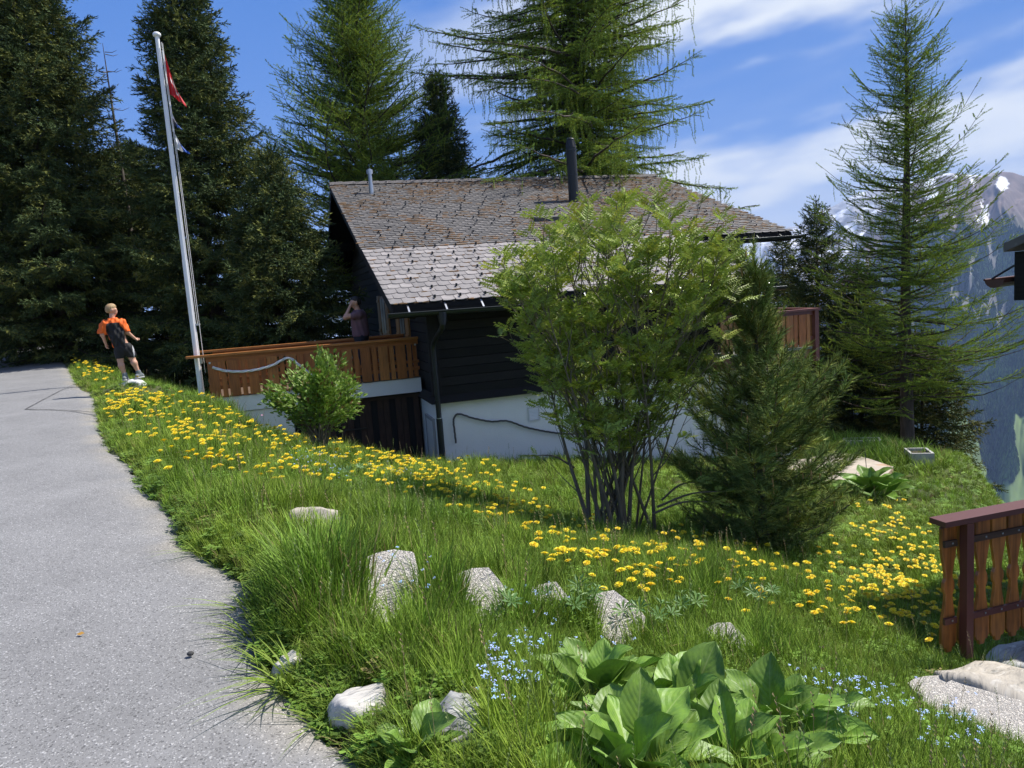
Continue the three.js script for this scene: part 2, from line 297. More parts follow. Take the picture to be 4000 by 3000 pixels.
const slope = massif('forested_mountain', [[1380, 1000], [1500, 860], [1600, 770], [1690, 690], [1760, 625], [1850, 530], [1900, 462], [1960, 398], [2010, 380], [2060, 375], [2120, 379], [2142, 372], [2190, 371], [2212, 378], [2300, 362], [2450, 345], [2700, 380]], 2300, 5200, -735, {
  seed: 3, nc: 380, nr: 230, prof: t => lerp(t, Math.pow(t, 0.8), 0.3) * sstep(-0.15, 0.25, t),
  colour: (t, ax, D, y, n, rid) => {
    const line = 0.66 + 0.10 * fbm(ax * 2, 3, 3, 5) + 0.05 * n;
    const gully = sstep(0.05, 0.01, Math.abs(fbm(ax * 4.6 + 0.5 * n, D / 1600, 3, 61))) * sstep(0.28, 0.36, t) * sstep(0.80, 0.6, t) * (fbm(ax * 0.9, 7, 2, 15) > -0.08 ? 1 : 0);
    const tex = 0.85 + 0.5 * fbm(ax * 14, D / 60, 4, 90);
    if (t > line) {   // bare slopes with patches of old snow
      const sn = sstep(0.19, 0.22, fbm(ax * 6.5 + 9, D / 420, 4, 31) + 0.05 * sstep(0.85, 1, t)) + 0.8 * sstep(0.985, 0.995, t + 0.02 * fbm(ax * 9, 2, 2)) * sstep(0.05, 0.15, fbm(ax * 2.4, 9, 2, 8));
      const k = clamp(sn), e = sstep(line, line + 0.06, t); const b = [lerp(0.10, 0.165, e), lerp(0.105, 0.125, e), lerp(0.06, 0.115, e)];
      return [lerp(b[0] * tex, 0.85, k), lerp(b[1] * tex, 0.86, k), lerp(b[2] * tex, 0.88, k), 0];
    }
    if (gully > 0.6) return [0.17 * tex, 0.165 * tex, 0.155 * tex, 0];
    const mead = sstep(0.10, 0.17, fbm(ax * 2.6 + 4, D / 420, 3, 23) + 0.36 * sstep(0.20, 0.12, t) - 0.25 * sstep(0.16, 0.3, t));
    if (mead > 0.5) return [0.17 * tex, 0.25 * tex, 0.07, 0];
    return [0.028 * tex, 0.05 * tex, 0.026 * tex, 1];
  }
});
{ // the wood on that slope, seen as one mass
  const R = rng(77), g = new GB();
  for (let k = 0; k < 5; k++) { const a = k / 5 * 6.283, b = (k + 1) / 5 * 6.283; g.tri(V(0.27 * Math.cos(a), 0, 0.27 * Math.sin(a)), V(0, 1, 0), V(0.27 * Math.cos(b), 0, 0.27 * Math.sin(b))); }
  const list = [];
  for (let k = 0; k < 260000 && list.length < 80000; k++) {
    const i = 60 + Math.floor(R() * (slope.length - 61)), j = Math.floor(Math.pow(R(), 1.25) * 175), q = slope[i][j], q2 = slope[i + 1] ? slope[i + 1][j + 1] : q; if (!q[3]) continue;
    const stand = fbm(q[0] / 260, q[2] / 260, 4, 12); const t = R(), h = (9 + 13 * R()) * (1 + 0.5 * stand), v = (0.5 + 1.0 * R()) * clamp(1 + 1.8 * stand, 0.35, 2.2), lar = R() < 0.3 + stand ? 1.7 : 1; if (R() < 0.35 - stand * 1.5) continue;
    list.push([matrix(V(lerp(q[0], q2[0], t), lerp(q[1], q2[1], t) - 1, lerp(q[2], q2[2], t)), new THREE.Quaternion(), V(h, h, h)), rgb(0.030 * v * lar, 0.052 * v * lar, 0.026 * v)]);
  }
  const f = inst('far_forest', g.geo(), std(1, 1, 1, 0.95), list); tag(f, 'blue hazy conifer wood covering the far valley side', 'forest');
}
scene.fog = new THREE.FogExp2(new THREE.Color().setRGB(0.42, 0.62, 1.0), 0.00007);

// ---------------------------------------------------------------- materials for building
function woodTex(base, seed, contrast = 0.35) { return colourTex(512, 256, (u, v) => { const g = tileNoise(u, v, 5, 3, seed) * 0.6 + fbm(u * 3 + 5, v * 46, 3, seed) * sstep(0, 0.04, u) * 1.0, k = 1 + contrast * 2 * g; return base.map(b => b * k); }, 1); }
const woodBump = greyTex(512, 256, (u, v) => 0.5 + 0.5 * fbm(u * 3, v * 46, 3, 4));
const wood = (r, g, b, seed, rough = 0.7, con = 0.35) => std(1, 1, 1, rough, { map: woodTex([r, g, b], seed, con), bumpMap: woodBump, bumpScale: 0.003 });
const M = {
  black: wood(0.011, 0.009, 0.008, 3, 0.85, 0.5), blackB: wood(0.008, 0.007, 0.006, 13, 0.9, 0.5), brown: wood(0.050, 0.026, 0.016, 5, 0.75, 0.5),
  orange: wood(0.38, 0.125, 0.026, 6, 0.5), orangeB: wood(0.31, 0.10, 0.022, 16, 0.5), orangeC: wood(0.44, 0.165, 0.038, 26, 0.5), honey: wood(0.34, 0.16, 0.045, 36, 0.5), red: wood(0.17, 0.050, 0.032, 7, 0.45, 0.25),
  slat: wood(0.34, 0.13, 0.03, 9, 0.4, 0.5), slatB: wood(0.28, 0.10, 0.024, 19, 0.4, 0.6), redPaint: std(0.105, 0.034, 0.028, 0.45), metal: std(0.045, 0.05, 0.055, 0.4, { metalness: 0.6 }), zinc: std(0.55, 0.57, 0.6, 0.35, { metalness: 0.8 }),
  white: std(0.86, 0.86, 0.86, 0.35), gutter: std(0.040, 0.046, 0.048, 0.35, { metalness: 0.5 }), pipe: std(0.028, 0.03, 0.031, 0.45, { metalness: 0.4 }), brownGutter: std(0.075, 0.026, 0.02, 0.45),
  plaster: std(1, 1, 1, 0.92, { map: colourTex(512, 512, (u, v) => { const n = tileNoise(u, v, 6, 5, 8), b = 0.84 * (1 + 0.08 * n); return [b, b * 0.985, b * 0.94]; }, 0.5), bumpMap: greyTex(512, 512, (u, v) => 0.5 + tileNoise(u, v, 60, 3, 3), 1), bumpScale: 0.004 }),
  rope: std(0.74, 0.72, 0.69, 0.9), ropeDark: std(0.10, 0.095, 0.09, 0.95), concrete: std(1, 1, 1, 0.95, { map: colourTex(256, 256, (u, v) => { const n = tileNoise(u, v, 8, 4, 9), b = 0.40 * (1 + 0.4 * n); return [b, b * 0.98, b * 0.94]; }) })
};
const slateMats = [[0.23, 0.213, 0.208], [0.19, 0.177, 0.174], [0.27, 0.248, 0.24], [0.115, 0.107, 0.103], [0.088, 0.083, 0.081]].map((c, k) => std(1, 1, 1, 0.72, { map: colourTex(256, 256, (u, v) => { const n = tileNoise(u, v, 5, 5, 60 + k), l = sstep(0.16, 0.3, tileNoise(u, v, 9, 3, 70 + k)); return c.map((x, i) => lerp(x * (1 + 0.6 * n), [0.30, 0.28, 0.26][i], l * 0.5)); }, 1.5) }));
const hbox = (g, u0, u1, v0, v1, y0, y1, first = 'u') => {
  const o = H(u0, v0, y0), eu = HR.clone().multiplyScalar(u1 - u0), ev = HD.clone().multiplyScalar(v1 - v0), ey = V(0, y1 - y0, 0);
  return first === 'u' ? g.box(o, eu, ey, ev) : first === 'v' ? g.box(o, ev, ey, eu) : g.box(o, ey, eu, ev);
};
const hb = (...a) => hbox(new GB(), ...a).geo();
function rebase(o, p) { const d = p.clone().sub(o.position); o.position.copy(p); for (const c of o.children) c.position.sub(d); return o; }
function rope(path, r, twist = 9) {   // three strands laid together
  const curve = new THREE.CatmullRomCurve3(path), n = Math.max(12, Math.round(curve.getLength() / 0.025)), g = new GB(), P = curve.getSpacedPoints(n), T = P.map((_, i) => curve.getTangentAt(i / n));
  for (let s = 0; s < 3; s++) g.tube(P.map((p, i) => { const b = T[i].clone().cross(V(0.1, 1, 0.05)).normalize(), m = b.clone().cross(T[i]), a = s * 2.094 + i * 0.025 / r * 0.35; return p.clone().addScaledVector(b, Math.cos(a) * r * 0.5).addScaledVector(m, Math.sin(a) * r * 0.5); }), r * 0.56, 5);
  return g.geo();
}

// ---------------------------------------------------------------- the chalet
const EAVE = [0, 1.488], KINK = [3.975, 2.841], RIDGE = [11.485, 5.541], BACK = [18.9, 2.32], LEN = 12.27, LOWLEN = 9.0;
const roofY = v => v < KINK[0] ? lerp(EAVE[1], KINK[1], v / KINK[0]) : v < RIDGE[0] ? lerp(KINK[1], RIDGE[1], (v - KINK[0]) / (RIDGE[0] - KINK[0])) : lerp(RIDGE[1], BACK[1], (v - RIDGE[0]) / (BACK[0] - RIDGE[0]));
const house = thing('chalet', 'dark timber chalet on white plastered base with wide grey slate roof', 'house');
{
  const h = house;
  mesh('base_wall', hb(0.9, 8.2, 0.93, 8, -3.6, -0.66), M.plaster, h);
  mesh('rear_base_wall', hb(0.93, 11.3, 8, 17.5, -5, 0.4), M.plaster, h);
  mesh('side_base_wall', hb(8.2, 11.3, 4.6, 8.0, -4.5, 0.2), M.plaster, h);
  // gable wall, following the roof
  const gable = (u0, u1, v0, v1, ybase) => { const g = new GB(), n = 24; for (let i = 0; i < n; i++) { const a = lerp(v0, v1, i / n), b = lerp(v0, v1, (i + 1) / n), ya = roofY(a) - 0.26, yb = roofY(b) - 0.26, A = H(u0, a, ybase), B = H(u0, b, ybase), C = H(u0, b, yb), D = H(u0, a, ya), A2 = H(u1, a, ybase), B2 = H(u1, b, ybase), C2 = H(u1, b, yb), D2 = H(u1, a, ya); g.quad(B, A, D, C, [[b, 0], [a, 0], [a, 1], [b, 1]]); g.quad(A2, B2, C2, D2, [[a, 0], [b, 0], [b, 1], [a, 1]]); g.quad(D, D2, C2, C); if (i === 0) g.quad(A, A2, D2, D); } return g.geo(); };
  mesh('gable_wall', gable(0.98, 1.15, 1.1, 17.5, -0.7), M.blackB, h);
  mesh('gable_wall', gable(11.1, 11.27, 4.7, 17.5, -0.7), M.blackB, h);
  // planks of the gable wall
  for (let k = 0; k < 16; k++) { const y = -0.30 + k * 0.22; let v1 = 17; while (roofY(v1) - 0.5 < y + 0.22 && v1 > 12) v1 -= 0.2; let v0 = 0.95; while (roofY(v0) - 0.3 < y + 0.22 && v0 < 11) v0 += 0.1; if (v1 - v0 > 1) mesh('plank', hb(0.9, 0.975, v0, v1, y + 0.012, y + 0.212, 'v'), k % 2 ? M.black : M.blackB, h); }
  // front wall of planks
  mesh('front_wall', hb(0.98, 8.2, 0.99, 1.2, -0.66, 1.25), M.blackB, h);
  for (let k = 0; k < 9; k++) mesh('plank', hb(0.9, 8.25, 0.90, 0.985, -0.545 + k * 0.2, -0.357 + k * 0.2), k % 2 ? M.black : M.blackB, h);
  mesh('recess_wall', hb(8.2, 11.2, 4.7, 4.85, 0.2, 2.4), M.black, h);
  { const g = new GB(), A = (u, v, y) => H(u, v, y); g.quad(A(0.78, 0.74, -0.70), A(8.3, 0.74, -0.70), A(8.3, 0.92, -0.53), A(0.78, 0.92, -0.53)); g.quad(A(0.78, 0.92, -0.70), A(8.3, 0.92, -0.70), A(8.3, 0.74, -0.70), A(0.78, 0.74, -0.70)); g.quad(A(0.78, 2.4, -0.70), A(0.78, 0.74, -0.70), A(0.92, 0.92, -0.53), A(0.92, 2.4, -0.53)); g.quad(A(0.78, 0.74, -0.70), A(0.78, 2.4, -0.70), A(0.95, 2.4, -0.70), A(0.95, 0.74, -0.70)); mesh('skirting_board', g.geo(), M.black, h); }
  mesh('corner_post', hb(0.84, 1.05, 0.85, 1.04, -0.53, 1.2, 'y'), M.black, h);
  { const g = hbox(new GB(), 0.862, 0.898, 1.25, 2.0, -2.2, -1.15).geo(); const d = mesh('hatch_door', g, std(0.62, 0.62, 0.6, 0.8), h); mesh('frame', mergeGeometries([hb(0.85, 0.897, 1.18, 1.25, -2.2, -1.08), hb(0.85, 0.897, 2.0, 2.07, -2.2, -1.08), hb(0.85, 0.897, 1.25, 2.0, -1.15, -1.08)]), std(0.35, 0.34, 0.33, 0.8), d); }
  // vent grille in the plaster
  { const fr = mesh('vent_grille', mergeGeometries([hb(2.98, 3.26, 0.905, 0.928, -1.36, -1.335), hb(2.98, 3.26, 0.905, 0.928, -1.06, -1.035), hb(2.98, 3.005, 0.905, 0.928, -1.335, -1.06), hb(3.235, 3.26, 0.905, 0.928, -1.335, -1.06)]), std(0.66, 0.65, 0.63, 0.6), h); for (let k = 0; k < 8; k++) { const o = H(3.01, 0.908, -1.32 + k * 0.032); mesh('slat', new GB().box(o, HR.clone().multiplyScalar(0.22), V(0, 0.018, 0).addScaledVector(HD, 0.015), V(0, 0.004, 0)).geo(), M.white, fr); } }
  // garage under the terrace
  mesh('garage_wall', hb(-3.75, 0.88, 3.2, 3.35, -2.6, -0.62), M.plaster, h);
  for (let k = 0; k < 20; k++) mesh('door_plank', hb(-2.0 + k * 0.142, -1.866 + k * 0.142, 2.62 + 0.012 * (k % 2), 2.66, -2.4, -0.66, 'y'), k % 3 ? M.brown : M.black, h);
  mesh('door_backing', hb(-2.02, 0.86, 2.67, 2.70, -2.4, -0.645), M.blackB, h);
  mesh('door_latch', hb(-0.95, -0.45, 2.585, 2.61, -1.36, -1.33), std(0.05, 0.045, 0.04, 0.5, { metalness: 0.5 }), h);
  mesh('garage_lintel', hb(-2.1, 0.89, 2.55, 2.66, -0.72, -0.64), M.brown, h);
  mesh('retaining_wall', hb(-3.75, -2.05, 2.45, 2.65, -2.6, -0.62), M.plaster, h);
  mesh('terrace_slab', hb(-3.78, 0.885, 2.40, 4.35, -0.60, -0.27), M.plaster, h);
  mesh('terrace_deck', hb(-3.76, 0.885, 2.43, 4.32, -0.266, -0.235), wood(0.12, 0.075, 0.045, 44), h);
  // shutters and window of the gable wall
  for (const [v0, v1] of [[3.3, 3.8], [4.75, 5.25], [6.6, 7.1], [8.3, 8.8]]) { const s = mesh('shutter', hb(0.85, 0.896, v0, v1, 0.50, 1.72, 'y'), M.honey, h); mesh('batten', hb(0.83, 0.848, v0 + 0.02, v1 - 0.02, 0.62, 0.70, 'v'), M.honey, s); mesh('batten', hb(0.83, 0.848, v0 + 0.02, v1 - 0.02, 1.52, 1.60, 'v'), M.honey, s); }
  for (const [v0, v1] of [[3.85, 4.7], [7.15, 8.25]]) { const w = mesh('window', hb(0.87, 0.897, v0, v1, 0.52, 1.70, 'y'), M.red, h); for (const [a, b] of [[v0 + 0.07, (v0 + v1) / 2 - 0.03], [(v0 + v1) / 2 + 0.03, v1 - 0.07]]) mesh('pane', hb(0.855, 0.868, a, b, 0.60, 1.62), phys(0.015, 0.018, 0.02, 0.3, { specularIntensity: 0.4 }), w); }
  // right-hand balcony
  mesh('balcony_slab', hb(7.6, 10.1, 0.28, 4.6, -0.62, -0.32), M.red, h);
  mesh('balcony_deck', hb(7.6, 10.12, 0.22, 4.6, -0.315, -0.26), std(0.22, 0.22, 0.22, 0.8), h);
  mesh('balcony_base', hb(8.3, 9.9, 0.6, 4.5, -4.2, -0.63), M.plaster, h);
  // roof
  const plate = (u0, u1, a, b, th, over = 0) => { const ea = [a[0], a[1]], o = H(u0, ea[0], ea[1] - th - 0.02), ev = H(0, b[0], b[1]).sub(H(0, ea[0], ea[1])); return new GB().box(o, HR.clone().multiplyScalar(u1 - u0), ev, V(0, th, 0)).geo(); };
  const up2 = [KINK[0] - 0.35, lerp(KINK[1], RIDGE[1], -0.35 / 7.51)];
  const roof = mesh('roof', mergeGeometries([plate(0.04, LOWLEN - 0.03, EAVE, KINK, 0.10), plate(0.04, LEN - 0.03, KINK, RIDGE, 0.10), plate(LOWLEN - 0.4, LEN - 0.03, up2, KINK, 0.10), plate(0.04, LEN - 0.03, RIDGE, BACK, 0.10)]), M.blackB, h);
  // boards along the verges and eaves
  const verge = (u, a, b) => { const o = H(u, a[0], a[1] - 0.24), ev = H(0, b[0], b[1]).sub(H(0, a[0], a[1])); return new GB().box(o, ev, V(0, 0.22, 0), HR.clone().multiplyScalar(0.035)).geo(); };
  for (const [u, a, b] of [[0, EAVE, KINK], [0, KINK, RIDGE], [0, RIDGE, BACK], [LEN - 0.03, up2, KINK], [LEN - 0.03, KINK, RIDGE], [LEN - 0.03, RIDGE, BACK], [LOWLEN - 0.03, EAVE, KINK]]) mesh('barge_board', verge(u, a, b), M.black, h);
  mesh('fascia_board', hb(0.0, LOWLEN, 0.02, 0.05, 1.20, 1.455), M.black, h);
  mesh('fascia_board', hb(LOWLEN - 0.4, LEN, up2[0] + 0.02, up2[0] + 0.05, up2[1] - 0.26, up2[1] - 0.03), M.black, h);
  for (let k = 0; k < 11; k++) { const u = 0.35 + k * 0.84; mesh('rafter', new GB().box(H(u, 0.06, EAVE[1] - 0.32), H(0, 1.2, roofY(1.2)).sub(H(0, 0.06, roofY(0.06))), V(0, 0.17, 0), HR.clone().multiplyScalar(0.12)).geo(), M.black, h); }
  for (const v of [1.0, 4.0, 7.8, 11.4, 15, 17.6]) mesh('purlin', hb(0.12, 1.1, v - 0.1, v + 0.1, roofY(v) - 0.42, roofY(v) - 0.15), M.black, h);
  for (const v of [4.2, 7.8, 11.4]) mesh('purlin', hb(11.1, LEN - 0.1, v - 0.1, v + 0.1, roofY(v) - 0.42, roofY(v) - 0.15), M.black, h);
  mesh('eave_bracket', hb(9.0, 10.6, 3.75, 4.0, 2.10, 2.38), M.black, h); mesh('eave_bracket', hb(8.9, 9.7, 3.8, 4.05, 1.85, 2.09), M.black, h);
  // slates: the nearer ones one by one, the rest as a mass
  const eS = H(0, KINK[0], KINK[1]).sub(H(0, 0, EAVE[1])), lowL = eS.length(), eU = H(0, RIDGE[0], RIDGE[1]).sub(H(0, KINK[0], KINK[1])), uppL = eU.length(); eS.normalize(); eU.normalize();
  const slateGeo = (w, l, th, seed) => {   // lower edge rounded to one side
    const R = rng(seed), g = new GB(), out = [], c = 0.10 + 0.04 * R();
    out.push([0, l], [0, c * 0.12]); for (let k = 0; k <= 5; k++) { const a = k / 5; out.push([w * (0.18 + 0.8 * a), c * 0.85 * Math.pow(1 - a, 2.2) * 0 + 0.075 * Math.pow(a, 3) + 0.006 * (R() - 0.5)]); } out.push([w * 0.99, l]);
    const P = (q, z) => V(q[0], z, -q[1]), wob = () => 0.004 * R();
    const top = out.map(q => P(q, th + wob())), bot = out.map(q => P(q, 0));
    for (let k = 1; k + 1 < out.length; k++) g.tri(top[0], top[k], top[k + 1], out[0], out[k], out[k + 1]);
    for (let k = 0; k < out.length; k++) { const m = (k + 1) % out.length; g.quad(bot[k], bot[m], top[m], top[k]); }
    return g.geo();
  };
  const basisOf = (e, tilt) => { const n = HR.clone().cross(e).normalize(); const b = e.clone().multiplyScalar(-Math.cos(tilt)).addScaledVector(n, Math.sin(tilt) * 1); const nn = b.clone().negate(); const N2 = HR.clone().cross(nn).normalize(); return new THREE.Matrix4().makeBasis(HR, N2, b); };   // local x along the roof, y out of it, -z up the slope
  const rows1 = 13, ex1 = lowL / rows1, sw = 0.268, geos1 = [1, 2, 3, 4].map(s => slateGeo(sw - 0.006, ex1 * 1.25, 0.012, s)), rest1 = [];
  const B1 = basisOf(eS, 0.045), R1 = rng(9); let count = 0;
  const half1 = slateGeo(sw * 0.5 - 0.006, ex1 * 1.25, 0.012, 21); for (let r = 1; r < rows1; r += 2) { const s = mesh('verge_slate', half1, slateMats[r % 4 ? 0 : 2], roof); s.position.copy(H(-0.02, 0, EAVE[1]).addScaledVector(eS, r * ex1 - 0.04)); s.position.y += 0.014; s.quaternion.setFromRotationMatrix(B1); }
  for (let c = 0; c < Math.floor(LOWLEN / sw); c++) for (let r = 0; r < rows1; r++) {
    const u = c * sw + (r % 2) * sw * 0.5 - 0.02, p = H(u, 0, EAVE[1]).addScaledVector(eS, r * ex1 - 0.04); const m = B1.clone(); const q = new THREE.Quaternion().setFromRotationMatrix(m).multiply(new THREE.Quaternion().setFromAxisAngle(V(0, 1, 0), 0.02 * (R1() - 0.5)));
    p.addScaledVector(V(0, 1, 0), 0.012 + 0.004 * R1());
    if (u + sw > LOWLEN + 0.05) continue;
    if (count < 300) { const s = mesh('slate', geos1[(R1() * 4) | 0], slateMats[R1() < 0.5 ? 0 : R1() < 0.7 ? 2 : 1], roof); s.position.copy(p); s.quaternion.copy(q); count++; }
    else rest1.push([matrix(p, q, 1), null]);
  }
  const rows2 = 42, ex2 = uppL / rows2, sw2 = 0.27, geo2 = [5, 6, 7].map(s => slateGeo(sw2 - 0.008, ex2 * 1.3, 0.014, s)), rest2 = [[], [], []], B2 = basisOf(eU, 0.075);
  for (let r = -2; r < rows2; r++) for (let c = 0; c < Math.floor(LEN / sw2) + 1; c++) {
    const u = c * sw2 + (r % 2 ? 0.5 : 0) * sw2 - 0.04 + 0.01 * R1(); if (u + sw2 > LEN + 0.12 || (r < 0 && u < LOWLEN - 0.4)) continue;
    const p = H(u, KINK[0], KINK[1]).addScaledVector(eU, r * ex2 - 0.03); p.y += 0.016 + 0.010 * R1() * R1();
    rest2[(R1() * 3) | 0].push([matrix(p, new THREE.Quaternion().setFromRotationMatrix(B2).multiply(new THREE.Quaternion().setFromAxisAngle(V(0, 1, 0), 0.04 * (R1() - 0.5))), 1), null]);
  }
  { const l = []; for (let r = 1; r < rows2; r += 2) { const p = H(-0.04, KINK[0], KINK[1]).addScaledVector(eU, r * ex2 - 0.03); p.y += 0.018; l.push([matrix(p, new THREE.Quaternion().setFromRotationMatrix(B2), 1), null]); } inst('slates', slateGeo(sw2 * 0.5 - 0.006, ex2 * 1.3, 0.014, 22), slateMats[3], l, roof); }
  inst('slates', geos1[0], slateMats[0], rest1, roof); rest2.forEach((l, k) => inst('slates', geo2[k], slateMats[[3, 4, 3][k]], l, roof));
  // ridge caps
  for (let k = 0; k < 30; k++) { const g = new GB(), u0 = k * 0.41 - 0.03, dz = 0.02; const a = H(u0, RIDGE[0] - 0.2, RIDGE[1] - 0.02), b = H(u0, RIDGE[0], RIDGE[1] + 0.10), c2 = H(u0, RIDGE[0] + 0.2, RIDGE[1] - 0.02), e = HR.clone().multiplyScalar(0.44).add(V(0, dz, 0)); const A = a.clone().add(e), B = b.clone().add(e), C = c2.clone().add(e); g.quad(a, A, B, b, [[0, 0], [0.4, 0], [0.4, 0.2], [0, 0.2]]); g.quad(b, B, C, c2); g.quad(a, b, B, A); g.tri(a, b, c2); g.tri(A, C, B); mesh('ridge_cap', g.geo(), slateMats[1], roof); }
  // snow guards: bent hooks
  const hook = new GB(); hook.box(V(-0.018, 0, -0.10), V(0.036, 0, 0), V(0, 0.008, 0), V(0, 0, 0.12)); hook.box(V(-0.022, 0, 0.012), V(0.044, 0, 0), V(0, 0.065, -0.012), V(0, 0, 0.010)); const hookG = hook.geo();
  const hq1 = new THREE.Quaternion().setFromRotationMatrix(B1), hq2 = new THREE.Quaternion().setFromRotationMatrix(B2), many = [];
  for (let r = 0; r < rows1; r += 2) for (let c = 0; c < 16; c++) { const u = 0.9 + c * 0.53 - 0.06 * r + ((r / 2) % 2) * 0.2; if (u < 0.3 || u > LOWLEN - 0.2) continue; const p = H(u, 0, EAVE[1]).addScaledVector(eS, r * ex1 + 0.10); p.y += 0.045; const s = mesh('snow_guard', hookG, M.metal, roof); s.position.copy(p); s.quaternion.copy(hq1); }
  for (let r = 1; r < rows2; r += 2) for (let c = 0; c < 19; c++) { const u = 0.5 + c * 0.62 + ((r * 0.37) % 0.6) + 0.22 * (R1() - 0.5); if (R1() < 0.25) continue; if (u > LEN - 0.3) continue; const p = H(u, KINK[0], KINK[1]).addScaledVector(eU, r * ex2 + 0.06); p.y += 0.05; many.push([matrix(p, hq2, 0.65 + 0.3 * R1()), null]); }
  inst('snow_guards', hookG, M.metal, many, roof);
  // dry moss and larch needles caught in the joints
  { const g = new THREE.IcosahedronGeometry(1, 1), pa = g.attributes.position; for (let i = 0; i < pa.count; i++) { const v = V(pa.getX(i), pa.getY(i), pa.getZ(i)); const k = 1 + 0.45 * perlin.noise(v.x * 2.3, v.y * 2.3, v.z * 2.3); pa.setXYZ(i, v.x * k, v.y * k * 0.5, v.z * k * 0.55); } g.computeVertexNormals();
    const l = [], N = perlin; for (let k = 0; k < 9000 && l.length < 3400; k++) { const low = R1() < 0.12, u = R1() * (low ? LOWLEN : LEN), r = Math.floor(R1() * (low ? rows1 : rows2)), d = low ? 0.05 : fbm(u * 0.35 + 2, r * 0.11, 3, 8) + 0.25 * fbm(u * 1.7, r * 0.5, 2, 18) + 0.16 * sstep(2, 9, u) * (r > 3 ? 1 : 0) + (Math.abs(u - 1.2 + r * -0.0 - 1.9 * (1 - r / 36) + 0.4) < 0.32 && r < 18 ? 0.35 : 0); if (R1() > clamp(0.18 + 2.1 * d)) continue;
      const p = low ? H(u, 0, EAVE[1]).addScaledVector(eS, r * ex1 - 0.05) : H(u, KINK[0], KINK[1]).addScaledVector(eU, r * ex2 - 0.035); p.y += low ? 0.022 : 0.028; const s = (low ? 0.035 : 0.045) * (0.5 + R1()), v = 0.6 + 0.7 * R1(), gr = R1();
      l.push([matrix(p, (low ? hq1 : hq2).clone().multiply(new THREE.Quaternion().setFromAxisAngle(V(0, 1, 0), 0.5 * (R1() - 0.5))), V(s * (1 + 1.2 * R1()), s * 0.7, s)), rgb(lerp(0.20, 0.15, gr) * v, lerp(0.105, 0.095, gr) * v, 0.045 * v)]); }
    inst('moss', g, std(1, 1, 1, 1), l, roof); }
  // gutters
  const gutter = (u0, u1, v, y, droop) => { const g = new GB(), n = 10, a = H(u0, v, y), b = H(u1, v, y - droop), r = 0.085; for (let s = 0; s < n; s++) for (const [ra, fl] of [[r, 1], [r - 0.006, -1]]) { const t0 = Math.PI * s / n, t1 = Math.PI * (s + 1) / n, d = t => HD.clone().multiplyScalar(-Math.cos(t) * ra).add(V(0, -Math.sin(t) * ra, 0)); const A = a.clone().add(d(t0)), B = b.clone().add(d(t0)), C = b.clone().add(d(t1)), D = a.clone().add(d(t1)); fl > 0 ? g.quad(A, D, C, B) : g.quad(A, B, C, D); } const lip = (p, q) => g.tube([p, q], 0.012, 6); lip(a.clone().addScaledVector(HD, -r), b.clone().addScaledVector(HD, -r)); for (const q of [a, b]) for (let s = 0; s < n; s++) { const t0 = Math.PI * s / n, t1 = Math.PI * (s + 1) / n, d = t => HD.clone().multiplyScalar(-Math.cos(t) * r).add(V(0, -Math.sin(t) * r, 0)); g.tri(q, q.clone().add(d(t0)), q.clone().add(d(t1))); } return g.geo(); };
  const g1 = mesh('gutter', gutter(-0.10, LOWLEN + 0.12, -0.10, 1.31, 0.06), M.gutter, h), g2 = mesh('gutter', gutter(LOWLEN - 0.6, LEN + 0.22, up2[0] - 0.08, up2[1] - 0.16, -0.03), M.gutter, h);
  const strap = (u, v, y, yy) => { const a = H(u, v + 0.10, yy), b = H(u, v - 0.085, y + 0.008); return new GB().box(a, b.clone().sub(a), HR.clone().multiplyScalar(0.034), V(0, 0.006, 0)).geo(); };
  for (let k = 0; k < 12; k++) mesh('bracket', strap(0.30 + k * 0.76, -0.10, 1.31, 1.455), M.zinc, g1);
  for (let k = 0; k < 5; k++) mesh('bracket', strap(LOWLEN - 0.3 + k * 0.78, up2[0] - 0.08, up2[1] - 0.16, up2[1] - 0.02), M.gutter, g2);
  // downpipe with its swan neck
  { const P = [H(0.98, -0.10, 1.24), H(0.98, -0.10, 1.06), H(0.97, -0.02, 0.94), H(0.92, 0.50, 0.70), H(0.90, 0.62, 0.60), H(0.90, 0.68, 0.42), H(0.90, 0.68, -2.5)]; const c = new THREE.CatmullRomCurve3(P, false, 'catmullrom', 0.15); const d = mesh('downpipe', new GB().tube(c.getSpacedPoints(60), 0.055, 12).geo(), M.pipe, h); mesh('funnel', new GB().tube([H(0.98, -0.10, 1.27), H(0.98, -0.10, 1.12), H(0.98, -0.10, 1.02)], [0.10, 0.085, 0.058], 12).geo(), M.pipe, d); mesh('clamp', new GB().tube([H(0.90, 0.68, -0.985), H(0.90, 0.68, -1.015)], 0.062, 12).geo(), M.zinc, d); mesh('clamp', new GB().tube([H(0.90, 0.68, -0.60), H(0.90, 0.68, -0.63)], 0.062, 12).geo(), M.pipe, d); mesh('soil_pipe', new GB().tube([H(0.90, 0.68, -1.0), H(0.90, 0.68, -2.6)], 0.068, 12).geo(), M.pipe, d); }
  // stove pipe and vent, standing in the near slope
  const onRoof = (px, py) => { const P0 = H(0, KINK[0], KINK[1]), n = HR.clone().cross(eU); const d = ray(px, py), t = P0.clone().sub(EYE).dot(n) / d.dot(n); return EYE.clone().addScaledVector(d, t); };
